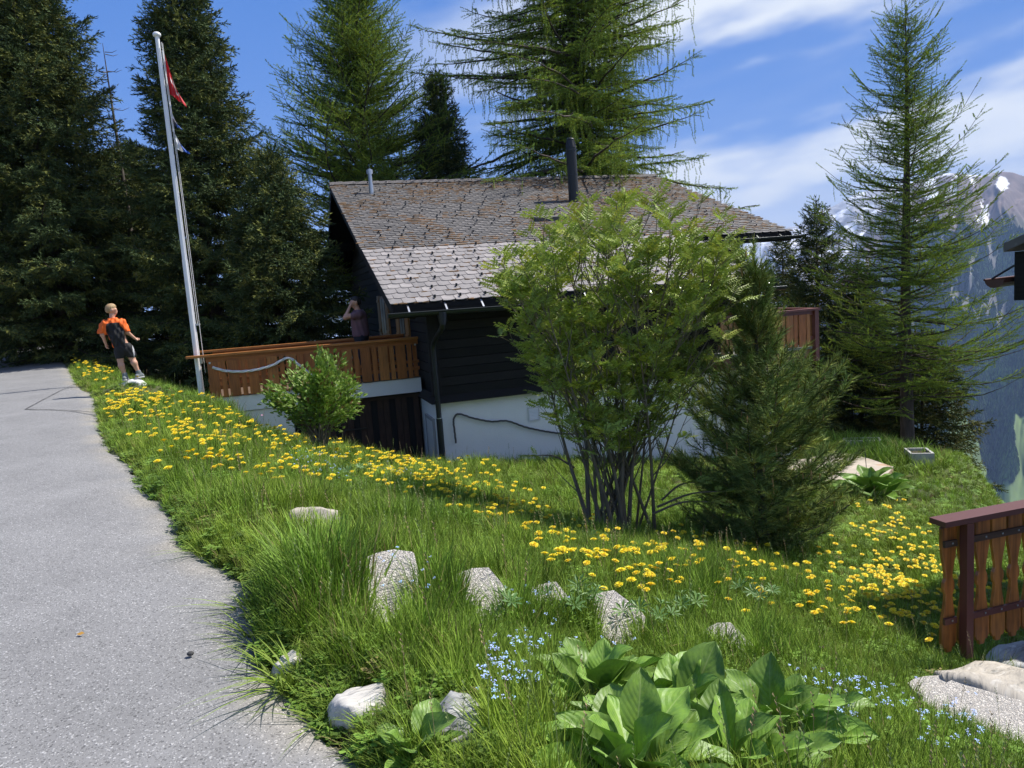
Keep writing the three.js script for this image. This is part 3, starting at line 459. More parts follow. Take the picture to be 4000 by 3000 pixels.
  { const b = onRoof(1240, 436), c = mesh('chimney_pipe', new GB().tube([b.clone().add(V(0, -0.3, 0)), b.clone().add(V(0, 1.62, 0))], 0.165, 24).geo(), M.pipe, h); const T = b.clone().add(V(0, 1.62, 0)); mesh('collar', new GB().tube([b.clone().add(V(0, 0.85, 0)), b.clone().add(V(0, 0.88, 0))], 0.171, 24).geo(), M.pipe, c); mesh('rim', new GB().tube([T.clone(), T.clone().add(V(0, 0.05, 0))], 0.178, 24).geo(), M.gutter, c);
    const L = [[0.17, 0.06], [0.168, 0.12], [0.115, 0.32], [0.125, 0.335], [0.125, 0.36], [0.02, 0.40]].map(([r, y]) => new THREE.Vector2(r, y)); const cap = mesh('cowl', new THREE.LatheGeometry(L, 24), M.pipe, c); cap.position.copy(T); for (let k = 0; k < 10; k++) { const a = k * 0.628; mesh('fin', new GB().box(T.clone().add(V(Math.cos(a) * 0.165, 0.13, Math.sin(a) * 0.165)), V(-Math.cos(a) * 0.05, 0.18, -Math.sin(a) * 0.05), V(Math.cos(a) * 0.012, 0, Math.sin(a) * 0.012), V(-Math.sin(a) * 0.01, 0, Math.cos(a) * 0.01)).geo(), M.metal, c); } }
  { const b = onRoof(803, 419), c = mesh('vent_pipe', new GB().tube([b.clone().add(V(0, -0.15, 0)), b.clone().add(V(0, 0.30, 0)), b.clone().add(V(0, 0.32, 0)), b.clone().add(V(0, 0.62, 0))], [0.09, 0.075, 0.062, 0.06], 16).geo(), M.zinc, h); mesh('cowl', new GB().tube([b.clone().add(V(0, 0.62, 0)), b.clone().add(V(0, 0.64, 0)), b.clone().add(V(0, 0.76, 0)), b.clone().add(V(0, 0.80, 0))], [0.06, 0.10, 0.10, 0.02], 16).geo(), M.zinc, c); }
  { const o = onRoof(1158, 480), n = HR.clone().cross(eU).normalize().multiplyScalar(1); if (n.y < 0) n.negate(); mesh('roof_hatch', new GB().box(o, HR.clone().multiplyScalar(0.95), eU.clone().multiplyScalar(0.55).addScaledVector(n, -0.10), n.clone().multiplyScalar(0.14)).geo(), std(0.10, 0.10, 0.095, 0.7), h); }
  // little bell or lamp under the gable
  mesh('gable_lamp', new GB().tube([H(0.55, 4.1, 1.75), H(0.55, 4.1, 1.62), H(0.55, 4.1, 1.5)], [0.03, 0.07, 0.11], 12).geo(), std(0.12, 0.075, 0.03, 0.5), h);
  rebase(house, H(0.9, 0.93, -2.6));
}
// handrail ropes
tag(mesh('wall_rope', rope([H(1.26, 0.86, -1.62), H(1.25, 0.86, -1.35), H(1.255, 0.86, -1.08), H(1.34, 0.86, -0.985), H(1.7, 0.86, -1.12), H(2.1, 0.86, -1.24), H(2.45, 0.86, -1.27), H(2.9, 0.86, -1.47), H(3.5, 0.86, -1.66), H(4.0, 0.86, -1.76), H(4.6, 0.86, -1.78)], 0.022), M.ropeDark), 'grey handrail rope slung along the white base wall', 'rope');
tag(mesh('railing_rope', rope([H(-3.60, 2.31, 0.42), H(-3.35, 2.29, 0.32), H(-2.9, 2.28, 0.27), H(-2.4, 2.28, 0.34), H(-2.02, 2.29, 0.47), H(-1.78, 2.28, 0.26), H(-1.4, 2.29, -0.10), H(-0.9, 2.29, -0.30)], 0.030), M.rope), 'pale handrail rope slung along the wooden terrace railing', 'rope');

// wooden railings of the terrace
function railing(name, label, u0, u1, v, top, bottom, mats, flip, group) {
  const t = thing(name, label, 'railing', null, 0, group), R = rng(u0 * 100 + v * 7 + 500), s = flip ? -1 : 1;
  mesh('handrail', hb(u0 - 0.38, u1, v - 0.09, v + 0.07, top - 0.05, top), mats[0], t);
  mesh('lower_rail', hb(u0, u1, v - 0.0, v + 0.055, top - 0.17, top - 0.055), mats[1], t); mesh('lower_rail', hb(u0, u1, v + 0.03, v + 0.075, bottom + 0.17, bottom + 0.25), mats[1], t); mesh('lower_rail', hb(u0, u1, v + 0.03, v + 0.075, bottom + 0.34, bottom + 0.40), mats[1], t);
  let u = u0 + 0.02, k = 0;
  while (u < u1 - 0.2) { const wide = k % 2 === 0, w = wide ? 0.215 : 0.10; const o = wide ? 0 : 0.018; mesh('slat', hb(u, u + w, v - 0.03 + o, v - 0.004 + o, bottom + 0.012 * R(), top - 0.15, 'y'), mats[1 + (R() * 3 | 0)], t); u += w + 0.045; k++; }
  for (const p of [u0 + 0.03, (u0 + u1) / 2, u1 - 0.12]) { mesh('post', hb(p, p + 0.09, v + 0.08, v + 0.16, bottom, top - 0.055, 'y'), mats[1], t); mesh('bolt', hb(p + 0.025, p + 0.065, v - 0.04, v - 0.032, top - 0.2, top - 0.16), M.zinc, t); }
  return t;
}
railing('terrace_railing', 'orange wooden railing along the near side of the terrace, hung with rope', -3.72, 0.88, 2.36, 0.695, -0.25, [M.orangeC, M.orange, M.orangeB, M.orangeC], false, 'wooden terrace railings');
railing('terrace_railing', 'orange wooden railing on the far side of the terrace behind the man', -3.72, 0.88, 4.22, 0.70, -0.22, [M.orangeC, M.orange, M.orangeB, M.orangeC], false, 'wooden terrace railings');
{ const a = thing('balcony_railing', 'red and honey brown wooden balcony railing behind the pine', 'railing'), top = 0.66, bot = -0.25, R = rng(4);
  mesh('handrail', hb(7.5, 10.28, 0.10, 0.26, top - 0.05, top), M.red, a); mesh('handrail', hb(10.12, 10.28, 0.26, 4.5, top - 0.05, top, 'v'), M.red, a);
  mesh('rail', hb(7.5, 10.15, 0.20, 0.245, top - 0.16, top - 0.055), M.red, a); mesh('rail', hb(7.5, 10.15, 0.20, 0.245, bot + 0.15, bot + 0.24), M.red, a); mesh('corner_post', hb(10.15, 10.26, 0.14, 0.25, -0.62, top - 0.052, 'y'), M.red, a);
  let k = 0; for (let u = 7.55; u < 10.0; k++) { const w = k % 2 ? 0.10 : 0.19; mesh('slat', hb(u, u + w, 0.165 + (k % 2) * 0.014, 0.186 + (k % 2) * 0.014, bot + 0.02 * R(), top - 0.13, 'y'), [M.honey, M.orangeC, M.orange][R() * 3 | 0], a); u += w + 0.035; }
  k = 0; for (let v = 0.32; v < 4.3; k++) { const w = k % 2 ? 0.10 : 0.19; mesh('slat', hb(10.22, 10.24, v, v + w, bot, top - 0.13, 'y'), M.honey, a); v += w + 0.035; } }
// eave corner of the next building, reaching into the view
{ const P = at(2191, 600, 7.2), ax = V(0.6, 0, 0.8), az = V(0.8, 0, -0.6), n = thing('neighbour_chalet', 'dark roof corner of a neighbouring wooden building with brown gutter', 'house');
  const bx = (dx, y0, dz, w, hh, d) => new GB().box(P.clone().addScaledVector(ax, dx).addScaledVector(az, dz).add(V(0, y0, 0)), ax.clone().multiplyScalar(w), V(0, hh, 0), az.clone().multiplyScalar(d)).geo();
  mesh('wall', bx(1.2, -3.6, 0.7, 3, 3.4, 3), M.blackB, n); mesh('eave_board', bx(0.0, -0.22, 0, 3, 0.47, 0.05), M.blackB, n); mesh('eave_board', bx(0.0, -0.22, 0.05, 0.05, 0.47, 4), M.blackB, n); mesh('soffit', bx(0.05, -0.18, 0.06, 3, 0.04, 4), M.blackB, n); mesh('bracket', bx(0.12, -0.28, 0.4, 0.11, 0.10, 0.2), M.blackB, n);
  const o = P.clone().add(V(0, 0.255, 0)).addScaledVector(ax, -0.06).addScaledVector(az, -0.1); mesh('roof', new GB().box(o, ax.clone().multiplyScalar(3).add(V(0, 1.3, 0)), V(0, 0.08, 0), az.clone().multiplyScalar(4)).geo(), slateMats[3], n);
  const a = P.clone().addScaledVector(ax, -0.12).addScaledVector(az, -0.15).add(V(0, -0.005, 0)), g = new GB(), r = 0.085, b = a.clone().addScaledVector(az, 4.2), N = 8, d = t => ax.clone().multiplyScalar(-Math.cos(t) * r).add(V(0, -Math.sin(t) * r * 0.95, 0)); for (let s = 0; s < N; s++) { const t0 = Math.PI * s / N, t1 = Math.PI * (s + 1) / N; g.quad(a.clone().add(d(t0)), a.clone().add(d(t1)), b.clone().add(d(t1)), b.clone().add(d(t0))); g.tri(a, a.clone().add(d(t0)), a.clone().add(d(t1))); } g.tube([a.clone().addScaledVector(ax, -r), b.clone().addScaledVector(ax, -r)], 0.012, 6); mesh('gutter', g.geo(), M.brownGutter, n);
  mesh('gutter_strap', new GB().tube([P.clone().addScaledVector(ax, -0.2).add(V(0, 0.0, 0.01)), P.clone().add(V(0, 0.12, 0))], 0.012, 5).geo(), M.metal, n); rebase(n, P.clone().addScaledVector(ax, 1.2).add(V(0, -3.6, 0))); }

// ---------------------------------------------------------------- trees
const barkTex = (c, s) => colourTex(256, 256, (u, v) => { const n = tileNoise(u, v, 4, 4, s), f = fbm(u * 14, v * 3, 3, s + 1) * sstep(0, 0.06, u) * sstep(1, 0.94, u), k = 1 + 0.9 * n + 1.1 * f; return c.map(x => x * k); });
const bark = std(1, 1, 1, 0.95, { map: barkTex([0.075, 0.058, 0.045], 3), bumpMap: greyTex(256, 256, (u, v) => 0.5 + 0.8 * fbm(u * 14, v * 3, 3, 4)), bumpScale: 0.02 });
const barkGrey = std(1, 1, 1, 0.9, { map: barkTex([0.10, 0.085, 0.07], 8) }), barkRowan = std(1, 1, 1, 0.75, { map: barkTex([0.15, 0.125, 0.095], 12) });
const needleMat = phys(1, 1, 1, 0.8, { vertexColors: true, specularIntensity: 0.25 }), larchMat = phys(1, 1, 1, 0.85, { vertexColors: true, transmission: 0.3, thickness: 0, specularIntensity: 0.2 });
function sprig(kind, seed) {   // a twig along +y, one unit long
  const R = rng(seed), g = new GB();
  const blade = (o, d, l, w) => { const s = d.clone().cross(V(R() - 0.5, R() - 0.5, R() - 0.5)).normalize().multiplyScalar(w); g.tri(o.clone().add(s), o.clone().sub(s), o.clone().addScaledVector(d, l)); };
  const green = v => [v, v, v], wood = [1.3, 0.75, 0.6];
  const twig = (a, b, w) => { const d = b.clone().sub(a), s = d.clone().cross(V(0.3, 0.2, 0.9)).normalize().multiplyScalar(w), t = d.clone().cross(s).normalize().multiplyScalar(w); g.quad(a.clone().add(s), a.clone().sub(s), b.clone().sub(s), b.clone().add(s)); g.quad(a.clone().add(t), a.clone().sub(t), b.clone().sub(t), b.clone().add(t)); };
  if (kind === 'spruce') {
    const shoots = [[V(0, 0, 0), V(0, 1, 0), 16], [V(0, 0.3, 0), V(0.34, 0.66, 0.05), 8], [V(0, 0.42, 0), V(-0.32, 0.74, -0.04), 8]];
    for (const [a, b, n] of shoots) { const d = b.clone().sub(a); for (let k = 0; k < n; k++) { g.col = green(0.75 + 0.5 * R()); const t = (k + R()) / n, az = k * 2.4 + R(), out = V(Math.cos(az), 0.25, Math.sin(az)).normalize(); const dir = d.clone().normalize().multiplyScalar(0.95).add(out.multiplyScalar(0.8)).normalize(); blade(a.clone().addScaledVector(d, t), dir, 0.22 + 0.06 * R(), 0.045); } }
  } else if (kind === 'larch') {
    g.col = [0.9, 0.5, 0.45]; twig(V(0, 0, 0), V(0.03, 0.5, 0.02), 0.011); twig(V(0.03, 0.5, 0.02), V(0, 1, 0), 0.008);
    for (let r = 0; r < 8; r++) { const o = V(0.02 * (R() - 0.5), (r + 0.3 + 0.6 * R()) / 8, 0.02 * (R() - 0.5)); for (let k = 0; k < 6; k++) { g.col = green(0.75 + 0.6 * R()); const a = R() * 6.28; blade(o, V(Math.cos(a), 0.35 + 0.7 * R(), Math.sin(a)).normalize(), 0.10 + 0.06 * R(), 0.026); } }
  } else {
    g.col = [0.8, 0.55, 0.4]; twig(V(0, 0, 0), V(0, 0.9, 0), 0.022);
    for (let k = 0; k < 46; k++) { g.col = green(0.7 + 0.7 * R()); const t = 0.10 + 0.85 * R(), a = R() * 6.28, sp = 0.75 * (1.1 - t * 0.6); blade(V(0, t, 0), V(Math.cos(a) * sp, 0.8, Math.sin(a) * sp).normalize(), 0.42 + 0.18 * R(), 0.015); }
  }
  return g.geo();
}
const SPRIG = { spruce: [1, 2].map(s => sprig('spruce', s)), larch: [3, 4].map(s => sprig('larch', s)), pine: [5, 6].map(s => sprig('pine', s)) };
function conifer(name, label, category, base, h, o, group) {
  const R = rng(o.seed), t = thing(name, label, category, base, 0, group), wd = new GB(), lists = [[], []], lean = o.lean ?? V(0, 0, 0), tr = o.trunkR ?? h * 0.016;
  const axis = y => lean.clone().multiplyScalar(y / h).add(V(0.06 * Math.sin(y * 0.5 + o.seed) * (h / 14), y, 0.05 * Math.sin(y * 0.43) * (h / 14)));
  const P = [], RR = []; for (let k = 0; k <= 24; k++) { const y = h * k / 24; P.push(axis(y)); RR.push(Math.max(0.012, tr * Math.pow(1 - k / 24, 0.85) * (k === 0 ? 1.35 : 1))); }
  const tg = new GB().tube([V(0, -0.6, 0), ...P], [RR[0] * 1.05, ...RR], 12);
  mesh('trunk', tg.geo(), o.bark ?? bark, t);
  const cb = o.base ?? 0.06 * h; let y = cb, w = 0;
  const addSprig = (p, d, len) => { const v = 0.65 + 0.7 * R(), c = o.colour(R, p); lists[R() < 0.5 ? 0 : 1].push([matrix(p, quatDir(d, R() * 6.28), len), rgb(c[0] * v, c[1] * v, c[2] * v)]); };
  while (y < h - 0.25) {
    const q = (y - cb) / (h - cb), rad = o.r * o.profile(q); const n = Math.max(3, Math.round(o.per * (0.8 + 0.4 * R()))), a0 = R() * 6.28;
    for (let k = 0; k < n; k++) {
      let az = a0 + k / n * 6.28 + (o.vary ? 2.2 : 0.7) * (R() - 0.5); const L0 = rad * (o.vary ? 0.30 + 0.85 * R() : 0.62 + 0.5 * R()) * (o.shape ? o.shape(az, q) : 1); if (L0 < 0.12) continue;
      const yy = y + (o.vary ? 0.8 : 0.25) * (R() - 0.5), b = axis(Math.min(yy, h - 0.1)), el = lerp(o.el[0], o.el[1], q) + (o.vary ? 0.55 : 0.25) * (R() - 0.5), bend = (o.vary ? 0.9 : 0.4) * (R() - 0.5), gapB = o.vary ? 0.35 * R() : 0.1 * R(), ph = R() * 40;
      const pt = s => { const a = az + bend * s * s; return b.clone().add(V(Math.cos(a) * L0 * s * Math.cos(el * 0.7), L0 * (Math.sin(el) * s - o.droop * s * s + o.upturn * s * s * s), Math.sin(a) * L0 * s * Math.cos(el * 0.7))); };
      const ns = Math.max(3, Math.round(L0 / 0.5)), path = []; for (let m = 0; m <= ns; m++) path.push(pt(m / ns).add(V(0, 0.04 * (R() - 0.5) * L0 * 0.3, 0)));
      wd.tube(path, path.map((_, m) => Math.max(0.005, (o.limb ?? 0.013) * Math.pow(L0, 0.9) * (1 - 0.92 * m / ns))), 4, false);
      const step = o.step, s0 = o.bare ?? 0.12; 
      for (let d = s0 * L0; d < L0; d += step * (0.7 + 0.6 * R())) {
        const s = d / L0, p = pt(s), f = pt(Math.min(1, s + 0.05)).sub(pt(Math.max(0, s - 0.05))).normalize(), side = f.clone().cross(V(0, 1, 0)).normalize();
        if (R() < (o.gap ?? 0) + gapB || (o.vary && noise2(d * 1.3 + ph, ph, 4) < (o.thin ?? -0.18))) continue;
        for (const sg of [-1, 1]) {
          const ll = Math.min(o.lat * (0.35 + 0.65 * Math.sin(Math.PI * Math.min(1, 0.25 + s * 0.75))) * Math.min(1, L0 / 1.5), (1 - s) * L0 * 0.75 + 0.22) * (0.6 + 0.6 * R()); const dir = f.clone().multiplyScalar(0.75).addScaledVector(side, sg * (0.8 + 0.3 * R())).add(V(0, o.latRise ?? -0.15, 0)).normalize(); let e = p.clone();
          for (let m = 0.0; m < ll; m += o.len * 0.72) { const dd = dir.clone().add(V(0.25 * (R() - 0.5), (o.hang ?? -0.25) * (m / 0.6) + 0.3 * (R() - 0.5), 0.25 * (R() - 0.5))).normalize(); addSprig(e, dd, o.len * (0.8 + 0.4 * R())); e = e.clone().addScaledVector(dd, o.len * 0.72); }
        }
        if (o.pend && R() < o.pend) { let e = p.clone(); const pl = o.pendLen * (0.15 + 1.1 * R() * R()); const hd = V(0.3 * (R() - 0.5), -1, 0.3 * (R() - 0.5)); for (let m = 0; m < pl; m += o.len * 0.9) { addSprig(e, hd.clone().add(V(0.4 * (R() - 0.5), 0, 0.4 * (R() - 0.5))).normalize(), o.len * (0.8 + 0.3 * R())); e = e.clone().addScaledVector(hd, o.len * 0.9); } }
      }
      addSprig(pt(0.97), pt(1).sub(pt(0.9)).normalize(), o.len * 1.1);
    }
    y += o.gapY * (0.75 + 0.5 * R()) * (1 - 0.45 * q); w++;
  }
  for (let k = 0; k < 3; k++) addSprig(axis(h - 0.1 - k * 0.15), V(0.1 * (R() - 0.5), 1, 0.1 * (R() - 0.5)).normalize(), o.len * 1.2);
  mesh('branches', wd.geo(), o.bark ?? bark, t, 'stuff');
  lists.forEach((l, k) => inst('crown', SPRIG[o.kind][k], o.kind === 'larch' ? larchMat : needleMat, l, t));
  return [t, lists[0].length + lists[1].length];
}
const treeAt = (px, depth, pyTop) => { const p = at(px, 620, depth), b = sit(p.x, p.z); return [b, at(px, pyTop, depth).y - b.y]; };
const spruceCol = (R, p) => R() < 0.3 ? [0.16, 0.175, 0.045] : [0.068, 0.098, 0.036], larchCol = (R, p) => R() < 0.4 ? [0.30, 0.40, 0.055] : [0.19, 0.29, 0.055];
const SPRUCE = { kind: 'spruce', el: [-0.12, 0.75], droop: 0.22, upturn: 0.22, per: 8, gapY: 0.31, step: 0.17, lat: 0.66, len: 0.33, hang: -0.5, colour: spruceCol, profile: q => Math.pow(1 - q, 0.9) * Math.min(1, 0.75 + q * 2) + 0.03 };
const LARCH = { kind: 'larch', el: [-0.05, 0.6], droop: 0.10, upturn: 0.28, per: 5, gapY: 0.50, step: 0.17, lat: 0.6, len: 0.34, hang: -0.12, latRise: 0.05, colour: larchCol, profile: q => Math.pow(1 - q, 0.8), pend: 0.35, pendLen: 0.3, vary: 1 };
const counts = [];
function plant(name, label, cat, px, depth, top, o, group) { const [b, h] = treeAt(px, depth, top); const [t, n] = conifer(name, label, cat, b, h, o, group); counts.push(`${name} h ${h.toFixed(1)} n ${n}`); return t; }
const wood1 = 'spruces standing behind the road bend';
plant('spruce_tree', 'tall dense spruce behind the boy, its top out of the picture', 'tree', 128, 23, -190, { ...SPRUCE, seed: 1, r: 4.3, base: 0.3 }, wood1);
plant('spruce_tree', 'tall dense spruce directly behind the white flagpole', 'tree', 462, 23, -130, { ...SPRUCE, seed: 2, r: 3.3, base: 0.2 }, wood1);
plant('spruce_tree', 'lower spruce filling the gap between the two tallest spruces', 'tree', 300, 27, 330, { ...SPRUCE, seed: 3, r: 4.2, base: 0.2 }, wood1);
plant('spruce_tree', 'spruce leaning over the far end of the road', 'tree', -40, 30, 120, { ...SPRUCE, seed: 4, r: 4.2, base: 0.3 }, wood1);
plant('spruce_tree', 'young spruce beside the terrace railing, left of the gable', 'tree', 610, 21.5, 330, { ...SPRUCE, seed: 5, r: 3.0, base: 0.1 }, wood1);
plant('spruce_tree', 'dark spruce at the end of the road, lowest in the shade', 'tree', 60, 42, 280, { ...SPRUCE, seed: 14, r: 5, base: 0.3, step: 0.3, gapY: 0.5, len: 0.42 }, wood1);
plant('larch_tree', 'bright green larch behind the ridge beside the silver vent pipe', 'tree', 815, 33, -60, { ...LARCH, seed: 6, r: 7.2, per: 12, gapY: 0.36, base: 1.5, thin: -0.4, trunkR: 0.26, len: 0.40, limb: 0.016 }, 'larches behind the chalet');
plant('spruce_tree', 'dark spruce between the two larches behind the roof', 'tree', 975, 34, 175, { ...SPRUCE, seed: 7, r: 3.8, base: 1, len: 0.36, step: 0.22 });
plant('larch_tree', 'huge old larch with drooping limbs behind the black stovepipe', 'tree', 1303, 33, -330, { ...LARCH, seed: 8, r: 10.5, per: 11, gapY: 0.50, base: 2.2, trunkR: 0.46, len: 0.40, step: 0.15, lat: 0.7, hang: -0.5, el: [-0.30, 0.4], droop: 0.28, upturn: 0.20, limb: 0.019, pend: 1, pendLen: 1.5, thin: -0.5, lean: V(-0.9, 0, 0), gap: 0.15, profile: q => Math.pow(1 - q, 0.55) * 0.95, shape: (az, q) => Math.cos(az) < 0 ? 1.0 : 0.78 }, 'larches behind the chalet');
plant('larch_tree', 'slender upright larch standing alone before the mountains', 'tree', 1958, 21.5, 38, { ...LARCH, seed: 9, r: 3.7, per: 9, gapY: 0.33, base: 2.0, trunkR: 0.20, len: 0.25, step: 0.115, lat: 0.62, vary: 1, thin: -0.3, el: [-0.15, 0.55], droop: 0.05, upturn: 0.40, limb: 0.012, pend: 0.22, pendLen: 0.35, profile: q => 0.10 + 0.92 * Math.pow(1 - q, 0.9), gap: 0.15 });
plant('spruce_tree', 'thin spruce in front of the snowy mountain, left of the tall larch', 'tree', 1764, 25, 440, { ...SPRUCE, seed: 10, r: 2.6, base: 0.4, per: 6.5, len: 0.27, gap: 0.1 }, 'spruces beyond the balcony');
plant('spruce_tree', 'small spruce just right of the roof gutter, against the snow', 'tree', 1690, 27, 505, { ...SPRUCE, seed: 11, r: 2.1, base: 0.4, per: 6, len: 0.27 }, 'spruces beyond the balcony');
plant('spruce_tree', 'broad low spruce behind the foot of the tall larch', 'tree', 1990, 23, 720, { ...SPRUCE, seed: 12, r: 2.3, base: 0.1, len: 0.27, colour: R => R() < 0.5 ? [0.13, 0.13, 0.03] : [0.07, 0.095, 0.028] }, 'spruces beyond the balcony');
plant('spruce_tree', 'dark bushy spruce between the balcony and the tall larch', 'tree', 1855, 25, 570, { ...SPRUCE, seed: 13, r: 2.5, base: 0.1, len: 0.28 }, 'spruces beyond the balcony');
plant('larch_tree', 'young larch with only its tips showing above the right roof edge', 'tree', 1562, 31, 412, { ...LARCH, seed: 15, r: 1.6, base: 1, trunkR: 0.1 });
{ // the bare dead tree between the spruces
  const [b, h] = treeAt(292, 25, 112), t = thing('dead_tree', 'bare dead tree top showing between the tall spruces', 'tree', b), R = rng(3), g = new GB(); mesh('trunk', new GB().tube([V(0, -0.3, 0), V(0.1, h * 0.5, 0), V(0, h, 0)], [0.14, 0.08, 0.008], 8).geo(), barkGrey, t);
  for (let k = 0; k < 44; k++) { const y = h * (0.45 + 0.53 * R()), a = R() * 6.28, l = 0.3 + 0.9 * R() * (1.1 - y / h); const p = V(0.04, y, 0); g.tube([p, p.clone().add(V(Math.cos(a) * l * 0.6, -0.05 * l, Math.sin(a) * l * 0.6)), p.clone().add(V(Math.cos(a) * l, 0.12 * l, Math.sin(a) * l))], [0.014, 0.010, 0.004], 4, false); }
  mesh('branches', g.geo(), barkGrey, t, 'stuff'); }

// young mountain pine beside the rowan
{ const p = at(1645, 1100, 10.2), b = sit(p.x, p.z), h = at(1637, 545, 10.2).y - b.y;
  const [t, n] = conifer('pine_tree', 'young bushy pine with long needles close behind the rowan', 'tree', b, h, { kind: 'pine', seed: 21, r: 1.2, base: 0.12, trunkR: 0.065, el: [0.05, 0.95], droop: 0.05, upturn: 0.38, per: 8, gapY: 0.23, step: 0.11, lat: 0.45, len: 0.23, hang: 0.25, latRise: 0.25, limb: 0.011, profile: q => table([[0, 1], [0.40, 0.95], [0.50, 0.62], [0.58, 0.30], [0.78, 0.17], [1, 0.10]], q), colour: R => R() < 0.35 ? [0.30, 0.35, 0.095] : [0.15, 0.215, 0.065], bark: barkGrey });
  // pale candles at the tips
  const R = rng(5), l = [], g = new GB().tube([V(0, 0, 0), V(0, 0.7, 0), V(0, 1, 0)], [0.09, 0.08, 0.02], 5).geo(); const cr = t.children.filter(c => c.name === 'crown'), m = new THREE.Matrix4(), q = new THREE.Quaternion(), pp = V(), ss = V();
  for (const c of cr) for (let k = 0; k < c.count; k += 1) { if (R() > 0.035) continue; c.getMatrixAt(k, m); m.decompose(pp, q, ss); l.push([matrix(pp.clone().add(V(0, ss.y * 0.9, 0).applyQuaternion(q)), quatDir(V(0.2 * (R() - 0.5), 1, 0.2 * (R() - 0.5))), 0.08 + 0.06 * R()), null]); }
  inst('shoots', g, std(0.42, 0.26, 0.11, 0.8), l, t); counts.push('pine ' + n); }

// rowan: many stems, feathered leaves
const leafMat = phys(1, 1, 1, 0.5, { vertexColors: true, transmission: 0.55, thickness: 0, specularIntensity: 0.4 });
const faceUp = (d, R) => { const y = d.clone().normalize(), z0 = V(1.7 * (R() - 0.5), 1, 1.7 * (R() - 0.5)), x = y.clone().cross(z0).normalize(), z = x.clone().cross(y); return new THREE.Quaternion().setFromRotationMatrix(new THREE.Matrix4().makeBasis(x, y, z)); };
function pinnate(seed) { const R = rng(seed), g = new GB(); g.col = [0.9, 0.8, 0.6]; g.quad(V(-0.006, 0, 0), V(0.006, 0, 0), V(0.004, 1, -0.1), V(-0.004, 1, -0.1));
  const lf = (o, d, l) => { g.col = Array(3).fill(0.8 + 0.4 * R()); const s = d.clone().cross(V(0, 0, 1)).normalize().multiplyScalar(l * 0.25), m = o.clone().addScaledVector(d, l * 0.45), dn = V(0, 0, -0.03 - 0.05 * R()); const e = o.clone().addScaledVector(d, l).add(dn), rise = V(0, 0, l * 0.08); g.tri(o, m.clone().add(s).add(rise), e); g.tri(o, e, m.clone().sub(s).add(rise)); };
  for (let k = 0; k < 5; k++) { const y = 0.24 + k * 0.15, o = V(0, y, -0.1 * y); for (const s of [-1, 1]) lf(o, V(s, 0.35 + 0.2 * R(), 0.15 * (R() - 0.5)).normalize(), 0.38 - 0.02 * Math.abs(k - 2)); } lf(V(0, 1, -0.1), V(0, 1, -0.1).normalize(), 0.3); return g.geo(); }
